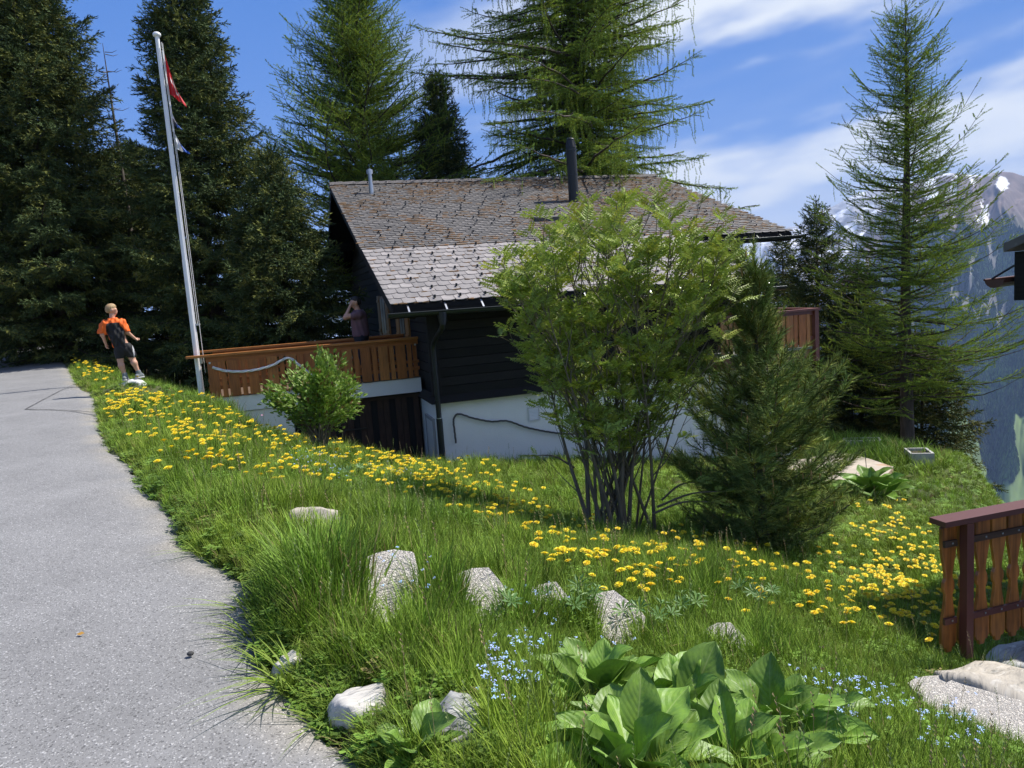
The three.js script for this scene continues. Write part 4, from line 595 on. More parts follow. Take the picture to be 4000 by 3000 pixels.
{ const b0 = onGround(1335, 1165), base = sit(b0.x, b0.z), D = toPx(b0)[2], t = thing('rowan_tree', 'bushy many-stemmed rowan with feathery light green leaves before the chalet', 'tree', base), R = rng(31), wd = new GB(), leaves = [[], []], buds = [];
  counts.push(`rowan depth ${D.toFixed(2)} base ${base.toArray().map(x => x.toFixed(2))}`);
  const C = at(1335, 730, D - 0.15).sub(base), RX = at(1645, 730, D).distanceTo(at(1335, 730, D)), RY = at(1335, 440, D).y - at(1335, 730, D).y, RZ = 1.45;
  const inside = p => { const q = p.clone().sub(C); const k = (q.x / RX) ** 2 + (q.y / RY) ** 2 + (q.z / RZ) ** 2; return k; };
  const leaf = (p, d) => { const v = 0.7 + 0.55 * R(), y = R() < 0.18; leaves[R() < 0.5 ? 0 : 1].push([matrix(p, faceUp(d, R), 0.15 + 0.08 * R()), rgb((y ? 0.50 : 0.40) * v, (y ? 0.55 : 0.50) * v, (y ? 0.10 : 0.11) * v)]); };
  const shoot = (p, d, n) => { for (let k = 0; k < n; k++) { const a = k * 2.4 + R(), q = V(Math.cos(a), 0.05 + 0.5 * R(), Math.sin(a)).normalize(); leaf(p.clone().addScaledVector(d, -0.05 * k * 0.6), q.multiplyScalar(0.8).addScaledVector(d, 0.45).normalize()); } if (R() < 0.10) buds.push(p.clone().addScaledVector(d, 0.03)); };
  const NS = 30;
  for (let s = 0; s < NS; s++) {
    const a = s / NS * 6.28 * 3 + R(), foot = s % 12, r0 = 0.08 + 0.42 * (((foot * 37) % 12) / 12), fan = 0.12 + 0.92 * Math.pow(R(), 0.6); const fa = foot / 12 * 6.28, st = V(Math.cos(fa) * r0 * 1.3, -0.1, Math.sin(fa) * r0 * 0.8);
    const topY = C.y + RY * Math.sqrt(Math.max(0.05, 1 - fan * fan * 0.85)) * (0.58 + 0.48 * R()) * (Math.cos(a) > 0.3 ? 0.94 : 1), tp = V(C.x + Math.cos(a) * RX * fan * 0.82, topY, C.z + Math.sin(a) * RZ * fan * 0.8);
    const mid = st.clone().lerp(tp, 0.45); mid.x = lerp(mid.x, st.x, 0.25); mid.z = lerp(mid.z, st.z, 0.25); mid.add(V(0.4 * (R() - 0.5), 0, 0.4 * (R() - 0.5)));
    const cv = new THREE.CatmullRomCurve3([st, mid, tp]), N = 12, path = cv.getPoints(N), r = 0.014 + 0.022 * R(); wd.tube(path, path.map((_, k) => Math.max(0.006, r * (1 - 0.88 * k / N))), 6, false);
    for (let m = 0; m < 12; m++) {
      const u = 0.24 + 0.76 * Math.pow((m + R()) / 12, 0.8), p = cv.getPoint(Math.min(u, 1)), td = cv.getTangent(Math.min(u, 1)), aa = R() * 6.28; const out = p.clone().sub(C).setY(0).normalize();
      let d = V(Math.cos(aa), 0.5 + 0.8 * R(), Math.sin(aa)).addScaledVector(out, 0.55).addScaledVector(td, 0.4).normalize(); const L = (0.28 + 0.9 * R()) * (u > 0.9 ? 0.7 : 1), pts = [p.clone()]; let q = p.clone();
      for (let k = 0; k < 4; k++) { d = d.add(V(0.25 * (R() - 0.5), 0.18, 0.25 * (R() - 0.5))).normalize(); q = q.clone().addScaledVector(d, L / 4); pts.push(q); }
      if (inside(q) > 1.28) continue;
      wd.tube(pts, [0.009, 0.008, 0.006, 0.005, 0.003], 4, false);
      if (u < 0.42 && R() < 0.4) { if (R() < 0.6) shoot(q, d, 3); continue; }
      shoot(q, d, 3); for (const k of [2, 3]) for (let z = 0; z < 1; z++) { const e = V(R() - 0.5, 0.4 + R() * 0.5, R() - 0.5).addScaledVector(out, 0.4).normalize(), tip = pts[k].clone().addScaledVector(e, 0.16 + 0.12 * R()); wd.tube([pts[k], tip], [0.004, 0.003], 3, false); shoot(tip, e, 3); }
    }
    shoot(tp, V(0, 1, 0), 8);
  }
  // low bare side branches
  for (const [x, y, z, x2, y2] of [[1420, 1095, 0, 1575, 1062], [1430, 1080, 0.1, 1510, 1040], [1410, 1110, -0.1, 1545, 1085], [1240, 1010, 0.1, 1150, 985]]) { const a = at(x, y, D + z).sub(base), e = at(x2, y2, D - 0.3 + z).sub(base), m = a.clone().lerp(e, 0.5).add(V(0, 0.08, 0)); wd.tube(new THREE.CatmullRomCurve3([a, m, e]).getPoints(8), [0.017, 0.016, 0.015, 0.014, 0.012, 0.010, 0.008, 0.006, 0.004], 5, false); shoot(e, e.clone().sub(m).normalize(), 5); }
  mesh('stems', wd.geo(), barkRowan, t, 'stuff'); leaves.forEach((l, k) => inst('crown', pinnate(50 + k), leafMat, l, t));
  { const g = new GB(), R2 = rng(8); for (let k = 0; k < 22; k++) { const a = k * 2.4, r = 0.5 * Math.sqrt(k / 22); const p = V(r * Math.cos(a), 0.3 - 0.3 * r * r + 0.1 * R2(), r * Math.sin(a)); g.tri(p, p.clone().add(V(0.12, 0.05, 0)), p.clone().add(V(0.04, 0.05, 0.12))); g.tri(V(0, 0, 0), p, p.clone().add(V(0.02, 0, 0.01))); g.tri(p, p.clone().add(V(-0.08, 0.1, 0.02)), p.clone().add(V(0.04, 0.1, 0.08))); } inst('flower_buds', g.geo(), std(0.30, 0.34, 0.19, 0.9), buds.map(p => [matrix(p, new THREE.Quaternion(), 0.11), null]), t); }
  counts.push('rowan leaves ' + (leaves[0].length + leaves[1].length)); }

// the round shrub in front of the terrace
function ovate(seed) { const g = new GB(), R = rng(seed); g.col = [1, 1, 1]; const a = V(0, 0, 0), b = V(0, 1, -0.1), l = V(-0.28, 0.42, 0.09), r = V(0.28, 0.42, 0.09), l2 = V(-0.2, 0.75, 0.03), r2 = V(0.2, 0.75, 0.03), m = V(0, 0.6, 0); g.tri(a, m, l); g.tri(l, m, l2); g.tri(l2, m, b); g.tri(a, r, m); g.tri(r, r2, m); g.tri(r2, b, m); return g.geo(); }
function shrub(name, label, px, py, depth, r, n, col, size, seed) {
  const c = at(px, py, depth), base = sit(c.x, c.z), t = thing(name, label, 'bush', base), R = rng(seed), wd = new GB(), l = [], cc = c.clone().sub(base);
  for (let s = 0; s < 26; s++) { const th = R() * 6.28, ph = Math.acos(1 - 1.35 * R()), e = cc.clone().add(V(Math.sin(ph) * Math.cos(th) * r * 0.96, Math.cos(ph) * r * 0.92, Math.sin(ph) * Math.sin(th) * r * 0.96).multiplyScalar(0.75 + 0.38 * R())), m = cc.clone().setY(cc.y * 0.35).lerp(e, 0.4), cv = new THREE.CatmullRomCurve3([V(0.12 * (R() - 0.5), 0, 0.12 * (R() - 0.5)), m, e]); wd.tube(cv.getPoints(6), [0.014, 0.012, 0.010, 0.008, 0.006, 0.004, 0.003], 4, false);
    for (let k = 0; k < n / 26; k++) { const u = 0.35 + 0.65 * Math.pow(R(), 0.6), p = cv.getPoint(u).add(V(0.34 * (R() - 0.5), 0.34 * (R() - 0.5), 0.34 * (R() - 0.5)).multiplyScalar(r)), d = V(R() - 0.5, 0.55 * R(), R() - 0.5).addScaledVector(e.clone().sub(cc).normalize(), 0.5).normalize(), v = 0.7 + 0.6 * R(), red = R() < 0.06; l.push([matrix(p, faceUp(d, R), size * (0.7 + 0.6 * R())), red ? rgb(0.22 * v, 0.13 * v, 0.05) : rgb(col[0] * v, col[1] * v, col[2] * v)]); } }
  mesh('stems', wd.geo(), barkRowan, t, 'stuff'); inst('crown', ovate(seed), leafMat, l, t); return t; }
shrub('shrub', 'round light green shrub in front of the wooden terrace railing', 683, 858, 12.6, 0.76, 4600, [0.27, 0.40, 0.075], 0.085, 41);


// ---------------------------------------------------------------- stones and slabs
function pebbleTex(seed, tones, ground) { const R = rng(seed), S = 512, st = new Float32Array(S * S * 3).fill(-1), hgt = new Float32Array(S * S); for (let k = 0; k < 5200; k++) { const x = R() * S, y = R() * S, r = 3 + 5 * R(), ry = r * (0.5 + 0.5 * R()), a = R() * 3.14, t = tones[R() * tones.length | 0], v = 0.75 + 0.45 * R(), ca = Math.cos(a), sa = Math.sin(a); for (let j = -8; j <= 8; j++) for (let i = -8; i <= 8; i++) { const u = (i * ca + j * sa) / r, w = (j * ca - i * sa) / ry, q = u * u + w * w; if (q < 1) { const o = ((y + j + S | 0) % S) * S + ((x + i + S | 0) % S); hgt[o] = Math.sqrt(1 - q); for (let m = 0; m < 3; m++) st[o * 3 + m] = t[m] * v; } } }
  return [colourTex(S, S, (u, v, i, j) => { const o = j * S + i, d = ground * (1 + 0.5 * tileNoise(u, v, 4, 3, seed)); return st[o * 3] < 0 ? [d, d * 0.97, d * 0.92] : [st[o * 3], st[o * 3 + 1], st[o * 3 + 2]]; }, 2), greyTex(S, S, (u, v, i, j) => hgt[j * S + i], 2)]; }
const [pebC, pebB] = pebbleTex(3, [[0.56, 0.52, 0.47], [0.66, 0.61, 0.55], [0.45, 0.42, 0.39], [0.74, 0.70, 0.64]], 0.30);
const aggregate = std(1, 1, 1, 0.9, { map: pebC, bumpMap: pebB, bumpScale: 0.008 });
const rockMat = (c, s, lich = 0.5) => std(1, 1, 1, 0.92, { map: colourTex(256, 256, (u, v) => { const n = tileNoise(u, v, 5, 5, s), l = sstep(0.05, 0.22, tileNoise(u, v, 9, 4, s + 9)), d = sstep(0.12, 0.3, tileNoise(u, v, 7, 4, s + 19)); return c.map((x, i) => lerp(lerp(x * (1 + 0.7 * n), [0.62, 0.6, 0.55][i], l * lich), [0.12, 0.12, 0.11][i], d * 0.6)); }, 2), bumpMap: greyTex(256, 256, (u, v) => 0.5 + tileNoise(u, v, 12, 5, s + 3), 2), bumpScale: 0.015 });
const rockPale = rockMat([0.56, 0.53, 0.48], 101, 0.6), rockGrey = rockMat([0.34, 0.34, 0.33], 121, 0.5), rockWarm = rockMat([0.42, 0.38, 0.32], 141, 0.45);
function rock(name, label, pos, size, mat, seed, flat = 0.7, group, cat = 'rock') {
  const g = new THREE.IcosahedronGeometry(1, 5), p = g.attributes.position, uv = []; const R = rng(seed), cuts = Array.from({ length: 9 }, () => [V(R() - 0.5, R() - 0.4, R() - 0.5).normalize(), 0.62 + 0.3 * R()]);
  for (let i = 0; i < p.count; i++) { const v = V(p.getX(i), p.getY(i), p.getZ(i)); for (const [n, d] of cuts) { const e = v.dot(n) - d; if (e > 0) v.addScaledVector(n, -e * 0.9); } const k = 1 + 0.22 * perlin.noise(v.x * 1.7 + seed, v.y * 1.7, v.z * 1.7) + 0.11 * perlin.noise(v.x * 5, v.y * 5 + seed, v.z * 5) + 0.045 * perlin.noise(v.x * 13, v.y * 13, v.z * 13 + seed); v.multiplyScalar(k); p.setXYZ(i, v.x * size.x, v.y * size.y, v.z * size.z); uv.push(v.x * size.x + v.z * 0.3, v.y * size.y + v.z * size.z); }
  g.deleteAttribute('normal'); g.setAttribute('uv', new THREE.Float32BufferAttribute(uv, 2)); const gm = mergeVertices(g, 1e-5); gm.computeVertexNormals(); const m = mesh(name, gm, mat); m.position.copy(pos); m.rotation.y = R() * 6.28 * 0; return tag(m, label, cat, group);
}
function rockPx(name, label, px, py, w, hh, mat, seed, group) { const q = onGround(px, py + hh * 0.35), d = toPx(q)[2], k = d / FOCAL; return rock(name, label, q.clone().add(V(0, hh * 0.18 * k, 0)), V(w * 0.56 * k, hh * 0.62 * k, w * 0.45 * k), mat, seed, 0.7, group); }
rockPx('rock', 'low buff rock half buried in tall grass uphill of the pebbled slabs', 676, 1122, 112, 84, rockWarm, 1);
rockPx('rock', 'small pale rock at the road edge under a grass tuft', 628, 1432, 66, 60, rockPale, 2);
rockPx('rock', 'broad cream rock at the road edge, between two other edge stones', 790, 1512, 136, 82, rockPale, 3);
rockPx('rock', 'grey pointed rock with white crown beside the broad-leaved plants', 988, 1560, 128, 130, rockGrey, 4);
rockPx('rock', 'pale rock just below the largest pebbled slab', 846, 1345, 96, 62, rockPale, 5);
rockPx('rock', 'brownish rock below the second pebbled slab', 1046, 1362, 74, 56, rockWarm, 6);
rockPx('rock', 'low stone peeping from grass near the purple flowers', 1655, 1442, 56, 30, rockWarm, 7);
const boyStone = rockPx('rock', 'flat white stone the boy stands on at the roadside', 282, 830, 128, 40, rockMat([0.66, 0.66, 0.66], 161, 0.2), 8);
function slab(label, px, py, w, d, tilt, turn, lift = 0.09, group) {
  const q = onGround(px, py), k = toPx(q)[2] / FOCAL, W = w * k, D = d * k, T = 0.10, g = new GB(), R = rng(px), n = 12, out = [];
  for (let i = 0; i < n; i++) { const a = (i + 0.5) / n * 6.283, c = Math.cos(a), s = Math.sin(a), e = 1 / Math.pow(Math.abs(c) ** 5 + Math.abs(s) ** 5, 0.2); out.push([c * e * W * 0.5 * (0.93 + 0.12 * R()), s * e * D * 0.5 * (0.93 + 0.12 * R())]); }
  const P = (o, y, f = 1) => V(o[0] * f, y, o[1] * f), c0 = V(0, T, 0);
  for (let i = 0; i < n; i++) { const a = out[i], b = out[(i + 1) % n]; g.tri(c0, P(b, T, 0.95), P(a, T, 0.95), [0, 0], b, a); g.quad(P(a, T, 0.95), P(b, T, 0.95), P(b, T - 0.02), P(a, T - 0.02), [a, b, b, a]); g.quad(P(a, T - 0.02), P(b, T - 0.02), P(b, -0.05), P(a, -0.05), [[a[0], 0], [b[0], 0], [b[0], 0.15], [a[0], 0.15]]); }
  const m = mesh('pebbled_slab', g.geo(), aggregate); m.position.copy(q).add(V(0, lift, 0)); m.rotation.set(tilt, turn, -0.06); return tag(m, label, 'slab', group);
}
slab('largest pebbled concrete slab, tilted among tall grass near the road', 842, 1322, 146, 240, 0.45, 0.12, 0.06);
slab('second pebbled slab, right of the largest one', 1042, 1340, 116, 190, 0.42, 0.35, 0.06);
slab('narrow pebbled slab sunk in grass between two larger ones', 1185, 1345, 100, 130, 0.4, 0.3, 0.05);
slab('pebbled slab beside the lupine leaves in mid meadow', 1328, 1374, 116, 160, 0.42, 0.5, 0.06);
slab('pebbled slab farthest down the slope, nearly hidden by grass', 1580, 1438, 96, 150, 0.42, 0.4, 0.05);
slab('pebbled slab in front of the large stone under the carved fence', 2150, 1575, 300, 260, 0.05, 0.5, 0.02);
slab('small pebbled slab left of the fence shadow', 2035, 1530, 120, 120, 0.05, 0.3, 0.02);

// ---------------------------------------------------------------- carved fence at the right
{ const A = at(2032, 1119, 5.25), d2 = (() => { const d = ray(2212, 1085); return (A.y - EYE.y) / d.y; })(), B = at(2212, 1085, d2), ax = B.clone().sub(A).setY(0).normalize(), nz = V(-ax.z, 0, ax.x); if (nz.dot(EYE.clone().sub(A)) < 0) nz.negate();
  const f = thing('carved_fence', 'brown fence of waisted carved boards with red handrail above the stones', 'fence'), up = V(0, 1, 0), P = (x, y, z) => A.clone().addScaledVector(ax, x).addScaledVector(nz, z).add(V(0, y, 0)), bx = (x, y, z, w, h, d) => new GB().box(P(x, y, z), ax.clone().multiplyScalar(w), V(0, h, 0), nz.clone().multiplyScalar(d)).geo();
  mesh('handrail', bx(-0.04, -0.045, -0.06, 3.0, 0.04, 0.14), M.redPaint, f);
  mesh('post', bx(0.148, -1.05, 0.022, 0.062, 1.0, 0.062), M.redPaint, f); mesh('post', bx(1.9, -1.15, 0.022, 0.09, 1.09, 0.08), M.redPaint, f);
  mesh('batten', bx(0.02, -0.22, 0.0, 0.112, 0.045, 0.02), M.brown, f); mesh('batten', bx(0.228, -0.22, 0.0, 1.67, 0.045, 0.02), M.brown, f); mesh('batten', bx(0.02, -0.80, 0.0, 0.112, 0.045, 0.02), M.redPaint, f); mesh('batten', bx(0.228, -0.80, 0.0, 1.67, 0.045, 0.02), M.redPaint, f);
  const prof = [[0.045, 0], [0.064, -0.025], [0.064, -0.15], [0.056, -0.22], [0.028, -0.36], [0.027, -0.40], [0.042, -0.43], [0.047, -0.46], [0.042, -0.49], [0.027, -0.52], [0.030, -0.57], [0.056, -0.72], [0.064, -0.80], [0.064, -0.89], [0.045, -0.925], [0.030, -0.92], [0.018, -0.96]];
  const sh = new THREE.Shape(); prof.forEach(([x, y], i) => i ? sh.lineTo(x, y) : sh.moveTo(x, y)); [...prof].reverse().forEach(([x, y]) => sh.lineTo(-x, y));
  const sg = new THREE.ExtrudeGeometry(sh, { depth: 0.022, bevelEnabled: true, bevelSize: 0.004, bevelThickness: 0.004, bevelSegments: 1, curveSegments: 2 }); { const u = sg.attributes.uv, p = sg.attributes.position; for (let i = 0; i < u.count; i++) u.setXY(i, p.getY(i), p.getX(i)); }
  const basis = new THREE.Matrix4().makeBasis(ax, up, ax.clone().cross(up)); 
  for (let k = 0; k < 14; k++) { const s = mesh('slat', sg, k % 2 ? M.slat : M.slatB, f); s.position.copy(P(0.085 + k * 0.152, -0.065 - 0.0 * k, -0.03)); s.quaternion.setFromRotationMatrix(basis); for (const y of [-0.2, -0.78]) { const sc = mesh('screw', bx(0.085 + k * 0.152 - 0.006 + (k === 1 ? 0.03 : 0), y, 0.021, 0.012, 0.012, 0.004), M.zinc, f); } }
  rebase(f, P(0.18, -1.05, 0.06));
  const q = at(2145, 1488, 4.75); rock('rock', 'large flat-topped dark stone below the carved fence', V(q.x + 0.12, q.y - 0.10, q.z - 0.05), V(0.42, 0.19, 0.42), rockWarm, 21); const q2 = at(2200, 1420, 5.4); rock('rock', 'shaded dark stone behind the flat stone, under the fence boards', V(q2.x + 0.1, q2.y - 0.12, q2.z), V(0.36, 0.16, 0.3), rockGrey, 22);
}
// ---------------------------------------------------------------- the little terrace below the house
{ const PY = -3.02, hit = (x, y) => { const d = ray(x, y); return EYE.clone().addScaledVector(d, (PY - EYE.y) / d.y); }; const poly = [[1700, 1000], [1781, 984], [1805, 976], [1870, 990], [1930, 1010], [1917, 1026], [1840, 1050], [1794, 1042], [1700, 1060]].map(([x, y]) => hit(x, y)), g = new GB(), c = poly.reduce((a, b) => a.add(b), V(0, 0, 0)).multiplyScalar(1 / poly.length); const up = V(0, 0.02, 0); for (let i = 0; i < poly.length; i++) { const a = poly[i], b = poly[(i + 1) % poly.length]; g.tri(c.clone().add(up), b.clone().add(up), a.clone().add(up), [c.x, c.z], [b.x, b.z], [a.x, a.z]); g.quad(a.clone().add(up), b.clone().add(up), b.clone().setY(PY - 0.8), a.clone().setY(PY - 0.8)); }
  mesh('patio', g.geo(), std(1, 1, 1, 0.95, { map: colourTex(256, 256, (u, v) => { const n = tileNoise(u, v, 6, 5, 44), r = sstep(0.1, 0.3, tileNoise(u, v, 4, 3, 45)); return [0.44 * (1 + 0.5 * n), lerp(0.38, 0.30, r) * (1 + 0.5 * n), lerp(0.31, 0.2, r) * (1 + 0.5 * n)]; }, 0.6) }), null, 'structure');
  const bin = (label, px, py, lift, w, l, h) => { const p = (onGround(px, py) ?? at(px, py, 17)).add(V(0, lift, 0)), t = thing('planter', label, 'planter', p), G = [[-w / 2, -l / 2, w, 0.05], [-w / 2, l / 2 - 0.05, w, 0.05], [-w / 2, -l / 2 + 0.05, 0.05, l - 0.1], [w / 2 - 0.05, -l / 2 + 0.05, 0.05, l - 0.1]]; for (const [x, z, a, b] of G) mesh('side', new GB().box(V(x, -h, z), V(a, 0, 0), V(0, h, 0), V(0, 0, b)).geo(), M.concrete, t); mesh('soil', new GB().box(V(-w / 2 + 0.05, -h, -l / 2 + 0.05), V(w - 0.1, 0, 0), V(0, h - 0.06, 0), V(0, 0, l - 0.1)).geo(), std(0.05, 0.035, 0.025, 1), t); t.rotation.y = -0.25; return t; };
  bin('grey concrete planter box at the edge of the slope', 1985, 1000, 0.30, 0.5, 0.6, 0.6); bin('concrete trough overgrown with grass behind the little terrace', 1862, 966, 0.22, 0.9, 0.4, 0.5);
  tag(mesh('garden_stake', new GB().tube([at(1873, 1030, 16.6), at(1868, 968, 16.6)], 0.008, 5).geo(), M.metal), 'thin dark garden stake beside the little terrace', 'stake'); }

// ---------------------------------------------------------------- meadow
const grassMat = phys(1, 1, 1, 0.6, { vertexColors: true, transmission: 0.4, thickness: 0, specularIntensity: 0.25 });
function tuft(seed, n, spread, bendMax, wid, segs = 3) { const R = rng(seed), g = new GB(); for (let k = 0; k < n; k++) { const a = R() * 6.28, r = spread * Math.sqrt(R()), o = V(r * Math.cos(a), -0.05, r * Math.sin(a)), az = a + 1.6 * (R() - 0.5), d = V(Math.cos(az), 0, Math.sin(az)), h = 0.55 + 0.45 * R(), b = bendMax * (0.25 + 0.75 * R()), w = wid * (0.7 + 0.6 * R()), sd = V(-d.z, 0, d.x).lerp(d, 0.4 * (R() - 0.5)).normalize(); const c = 0.75 + 0.5 * R(); let pl = null, pr = null; const N = segs; for (let s = 0; s <= N; s++) { const t = s / N, p = o.clone().add(V(0, h * (t - 0.35 * b * t * t), 0)).addScaledVector(d, h * b * t * t), ww = w * (1 - t * t * 0.96) * (s === 0 ? 0.8 : 1); const L = p.clone().addScaledVector(sd, ww), Q = p.clone().addScaledVector(sd, -ww); g.col = [c, c, c]; if (s) { if (s === N) g.tri(pl, pr, p); else g.quad(pl, pr, Q, L); } pl = L; pr = Q; } } return g.geo(); }
const TALL = [tuft(1, 16, 0.16, 0.55, 0.0135), tuft(2, 14, 0.14, 0.75, 0.0150), tuft(3, 18, 0.2, 0.45, 0.0115)], SHORT = [tuft(4, 13, 0.45, 0.9, 0.035), tuft(5, 12, 0.5, 1.1, 0.042)];
function herb(seed, n) { const R = rng(seed), g = new GB(); for (let k = 0; k < n; k++) { const a = k * 2.4 + R(), el = 0.35 + 0.7 * R(), d = V(Math.cos(a) * Math.cos(el), Math.sin(el), Math.sin(a) * Math.cos(el)), l = 0.6 + 0.5 * R(), s = V(-Math.sin(a), 0, Math.cos(a)).multiplyScalar(0.15 * l), o = V(0.06 * (R() - 0.5), 0, 0.06 * (R() - 0.5)), m = o.clone().addScaledVector(d, l * 0.6), e = o.clone().addScaledVector(d, l).add(V(0, -0.14, 0)); g.col = Array(3).fill(0.75 + 0.5 * R()); g.tri(o, m.clone().add(s), m); g.tri(o, m, m.clone().sub(s)); g.tri(m, m.clone().add(s), e); g.tri(m, e, m.clone().sub(s)); } return g.geo(); }
const HERB = [herb(6, 9), herb(7, 11)];
function clover(seed) { const R = rng(seed), g = new GB(); for (let k = 0; k < 14; k++) { const x = 0.9 * (R() - 0.5), z = 0.9 * (R() - 0.5), y = 0.35 + 0.6 * R(), s = 0.10 + 0.08 * R(), a = R() * 6.28, tl = 0.35 * (R() - 0.5); g.col = Array(3).fill(0.75 + 0.5 * R()); for (let m = 0; m < 3; m++) { const b = a + m * 2.1; const c = V(x, y, z), e = V(x + Math.cos(b) * s * 1.6, y + tl * s + 0.03, z + Math.sin(b) * s * 1.6), q = V(-Math.sin(b), 0, Math.cos(b)).multiplyScalar(s * 0.62); const mm = c.clone().lerp(e, 0.65); g.tri(c, mm.clone().add(q), e); g.tri(c, e, mm.clone().sub(q)); } } return g.geo(); }
const CLOVER = [clover(8), clover(9)];
// how tall the sward stands at a place
const CLUMPS = [[640, 1330, 0.34, 0.45], [590, 1380, 0.22, 0.35], [780, 1300, 0.4, 0.38], [960, 1330, 0.35, 0.34], [700, 1250, 0.45, 0.34], [1130, 1330, 0.35, 0.30], [560, 1120, 0.5, 0.24], [820, 1150, 0.6, 0.22], [1250, 1280, 0.6, 0.22], [860, 1420, 0.3, 0.26], [1400, 1500, 0.3, 0.22], [1580, 1480, 0.25, 0.2], [1130, 1600, 0.3, 0.22], [1000, 1480, 0.3, 0.22], [470, 1060, 0.5, 0.16], [380, 850, 0.7, 0.2], [1830, 975, 1.2, 0.55], [1900, 985, 1.3, 0.6], [1960, 1000, 1.0, 0.4], [420, 850, 0.8, 0.3]].map(([x, y, r, h]) => { const q = onGround(x, y); return [q.x, q.z, r, h]; });
function sward(x, z, s) { let h = 0.165 + 0.16 * fbm(x * 0.8, z * 0.8, 3, 50) + 0.10 * fbm(x * 2.6, z * 2.6, 2, 51); for (const [cx, cz, r, k] of CLUMPS) { const d = Math.hypot(x - cx, z - cz) / r; if (d < 1.6) h = Math.max(h, lerp(h, k * 0.62 + 0.04, sstep(1.6, 0.5, d))); } const [u, v] = houseUV(x, z); if (x > 3 && z < -5) h *= 0.75; if (x > 0.1 && z > -4.2) h *= 0.72; h *= lerp(0.45, 1, sstep(0, 0.35, s)); { const d = Math.hypot(x - BOY.x, z - BOY.z); if (d < 1.6) h *= lerp(0.38, 1, sstep(0.5, 1.6, d)); } return Math.max(h, 0.06); }
const BARE = [[842, 1300, 0.18], [842, 1350, 0.16], [842, 1385, 0.12], [1042, 1325, 0.14], [1042, 1365, 0.13], [1185, 1350, 0.11], [1328, 1372, 0.13], [1330, 1400, 0.12], [1580, 1440, 0.11], [676, 1165, 0.22], [676, 1205, 0.18], [676, 1235, 0.10], [842, 1415, 0.10], [1042, 1395, 0.12], [1330, 1425, 0.10], [1580, 1470, 0.10], [1300, 1585, 0.15], [1470, 1640, 0.17], [1670, 1640, 0.17], [1370, 1730, 0.17], [1580, 1740, 0.18], [1560, 1600, 0.12], [1400, 1620, 0.12], [1720, 1700, 0.14], [2150, 1575, 0.36], [2035, 1530, 0.14], [790, 1540, 0.16], [988, 1610, 0.18], [1010, 1650, 0.14], [628, 1450, 0.08]].map(([x, y, r]) => { const q = onGround(x, y); return [q.x, q.z, r * toPx(q)[2] / 3.6]; });
const bare = (x, z) => BARE.some(([a, b, r]) => Math.hypot(x - a, z - b) < r);
const blocked = (x, z) => { if (bare(x, z)) return true; const [u, v] = houseUV(x, z); return (u > 0.95 && u < 11.4 && v > 0.93 && v < 17.6) || (u > -2.05 && u < 0.9 && v > 1.0 && v < 2.6) || (u > -4.1 && u < 0.95 && v > 2.4 && v < 4.4); };
const patioHit = (x, z) => { const p = toPx(V(x, -3.0, z)); return z < -12 && p[0] > 1780 && p[0] < 1900 && p[1] > 990 && p[1] < 1034; };
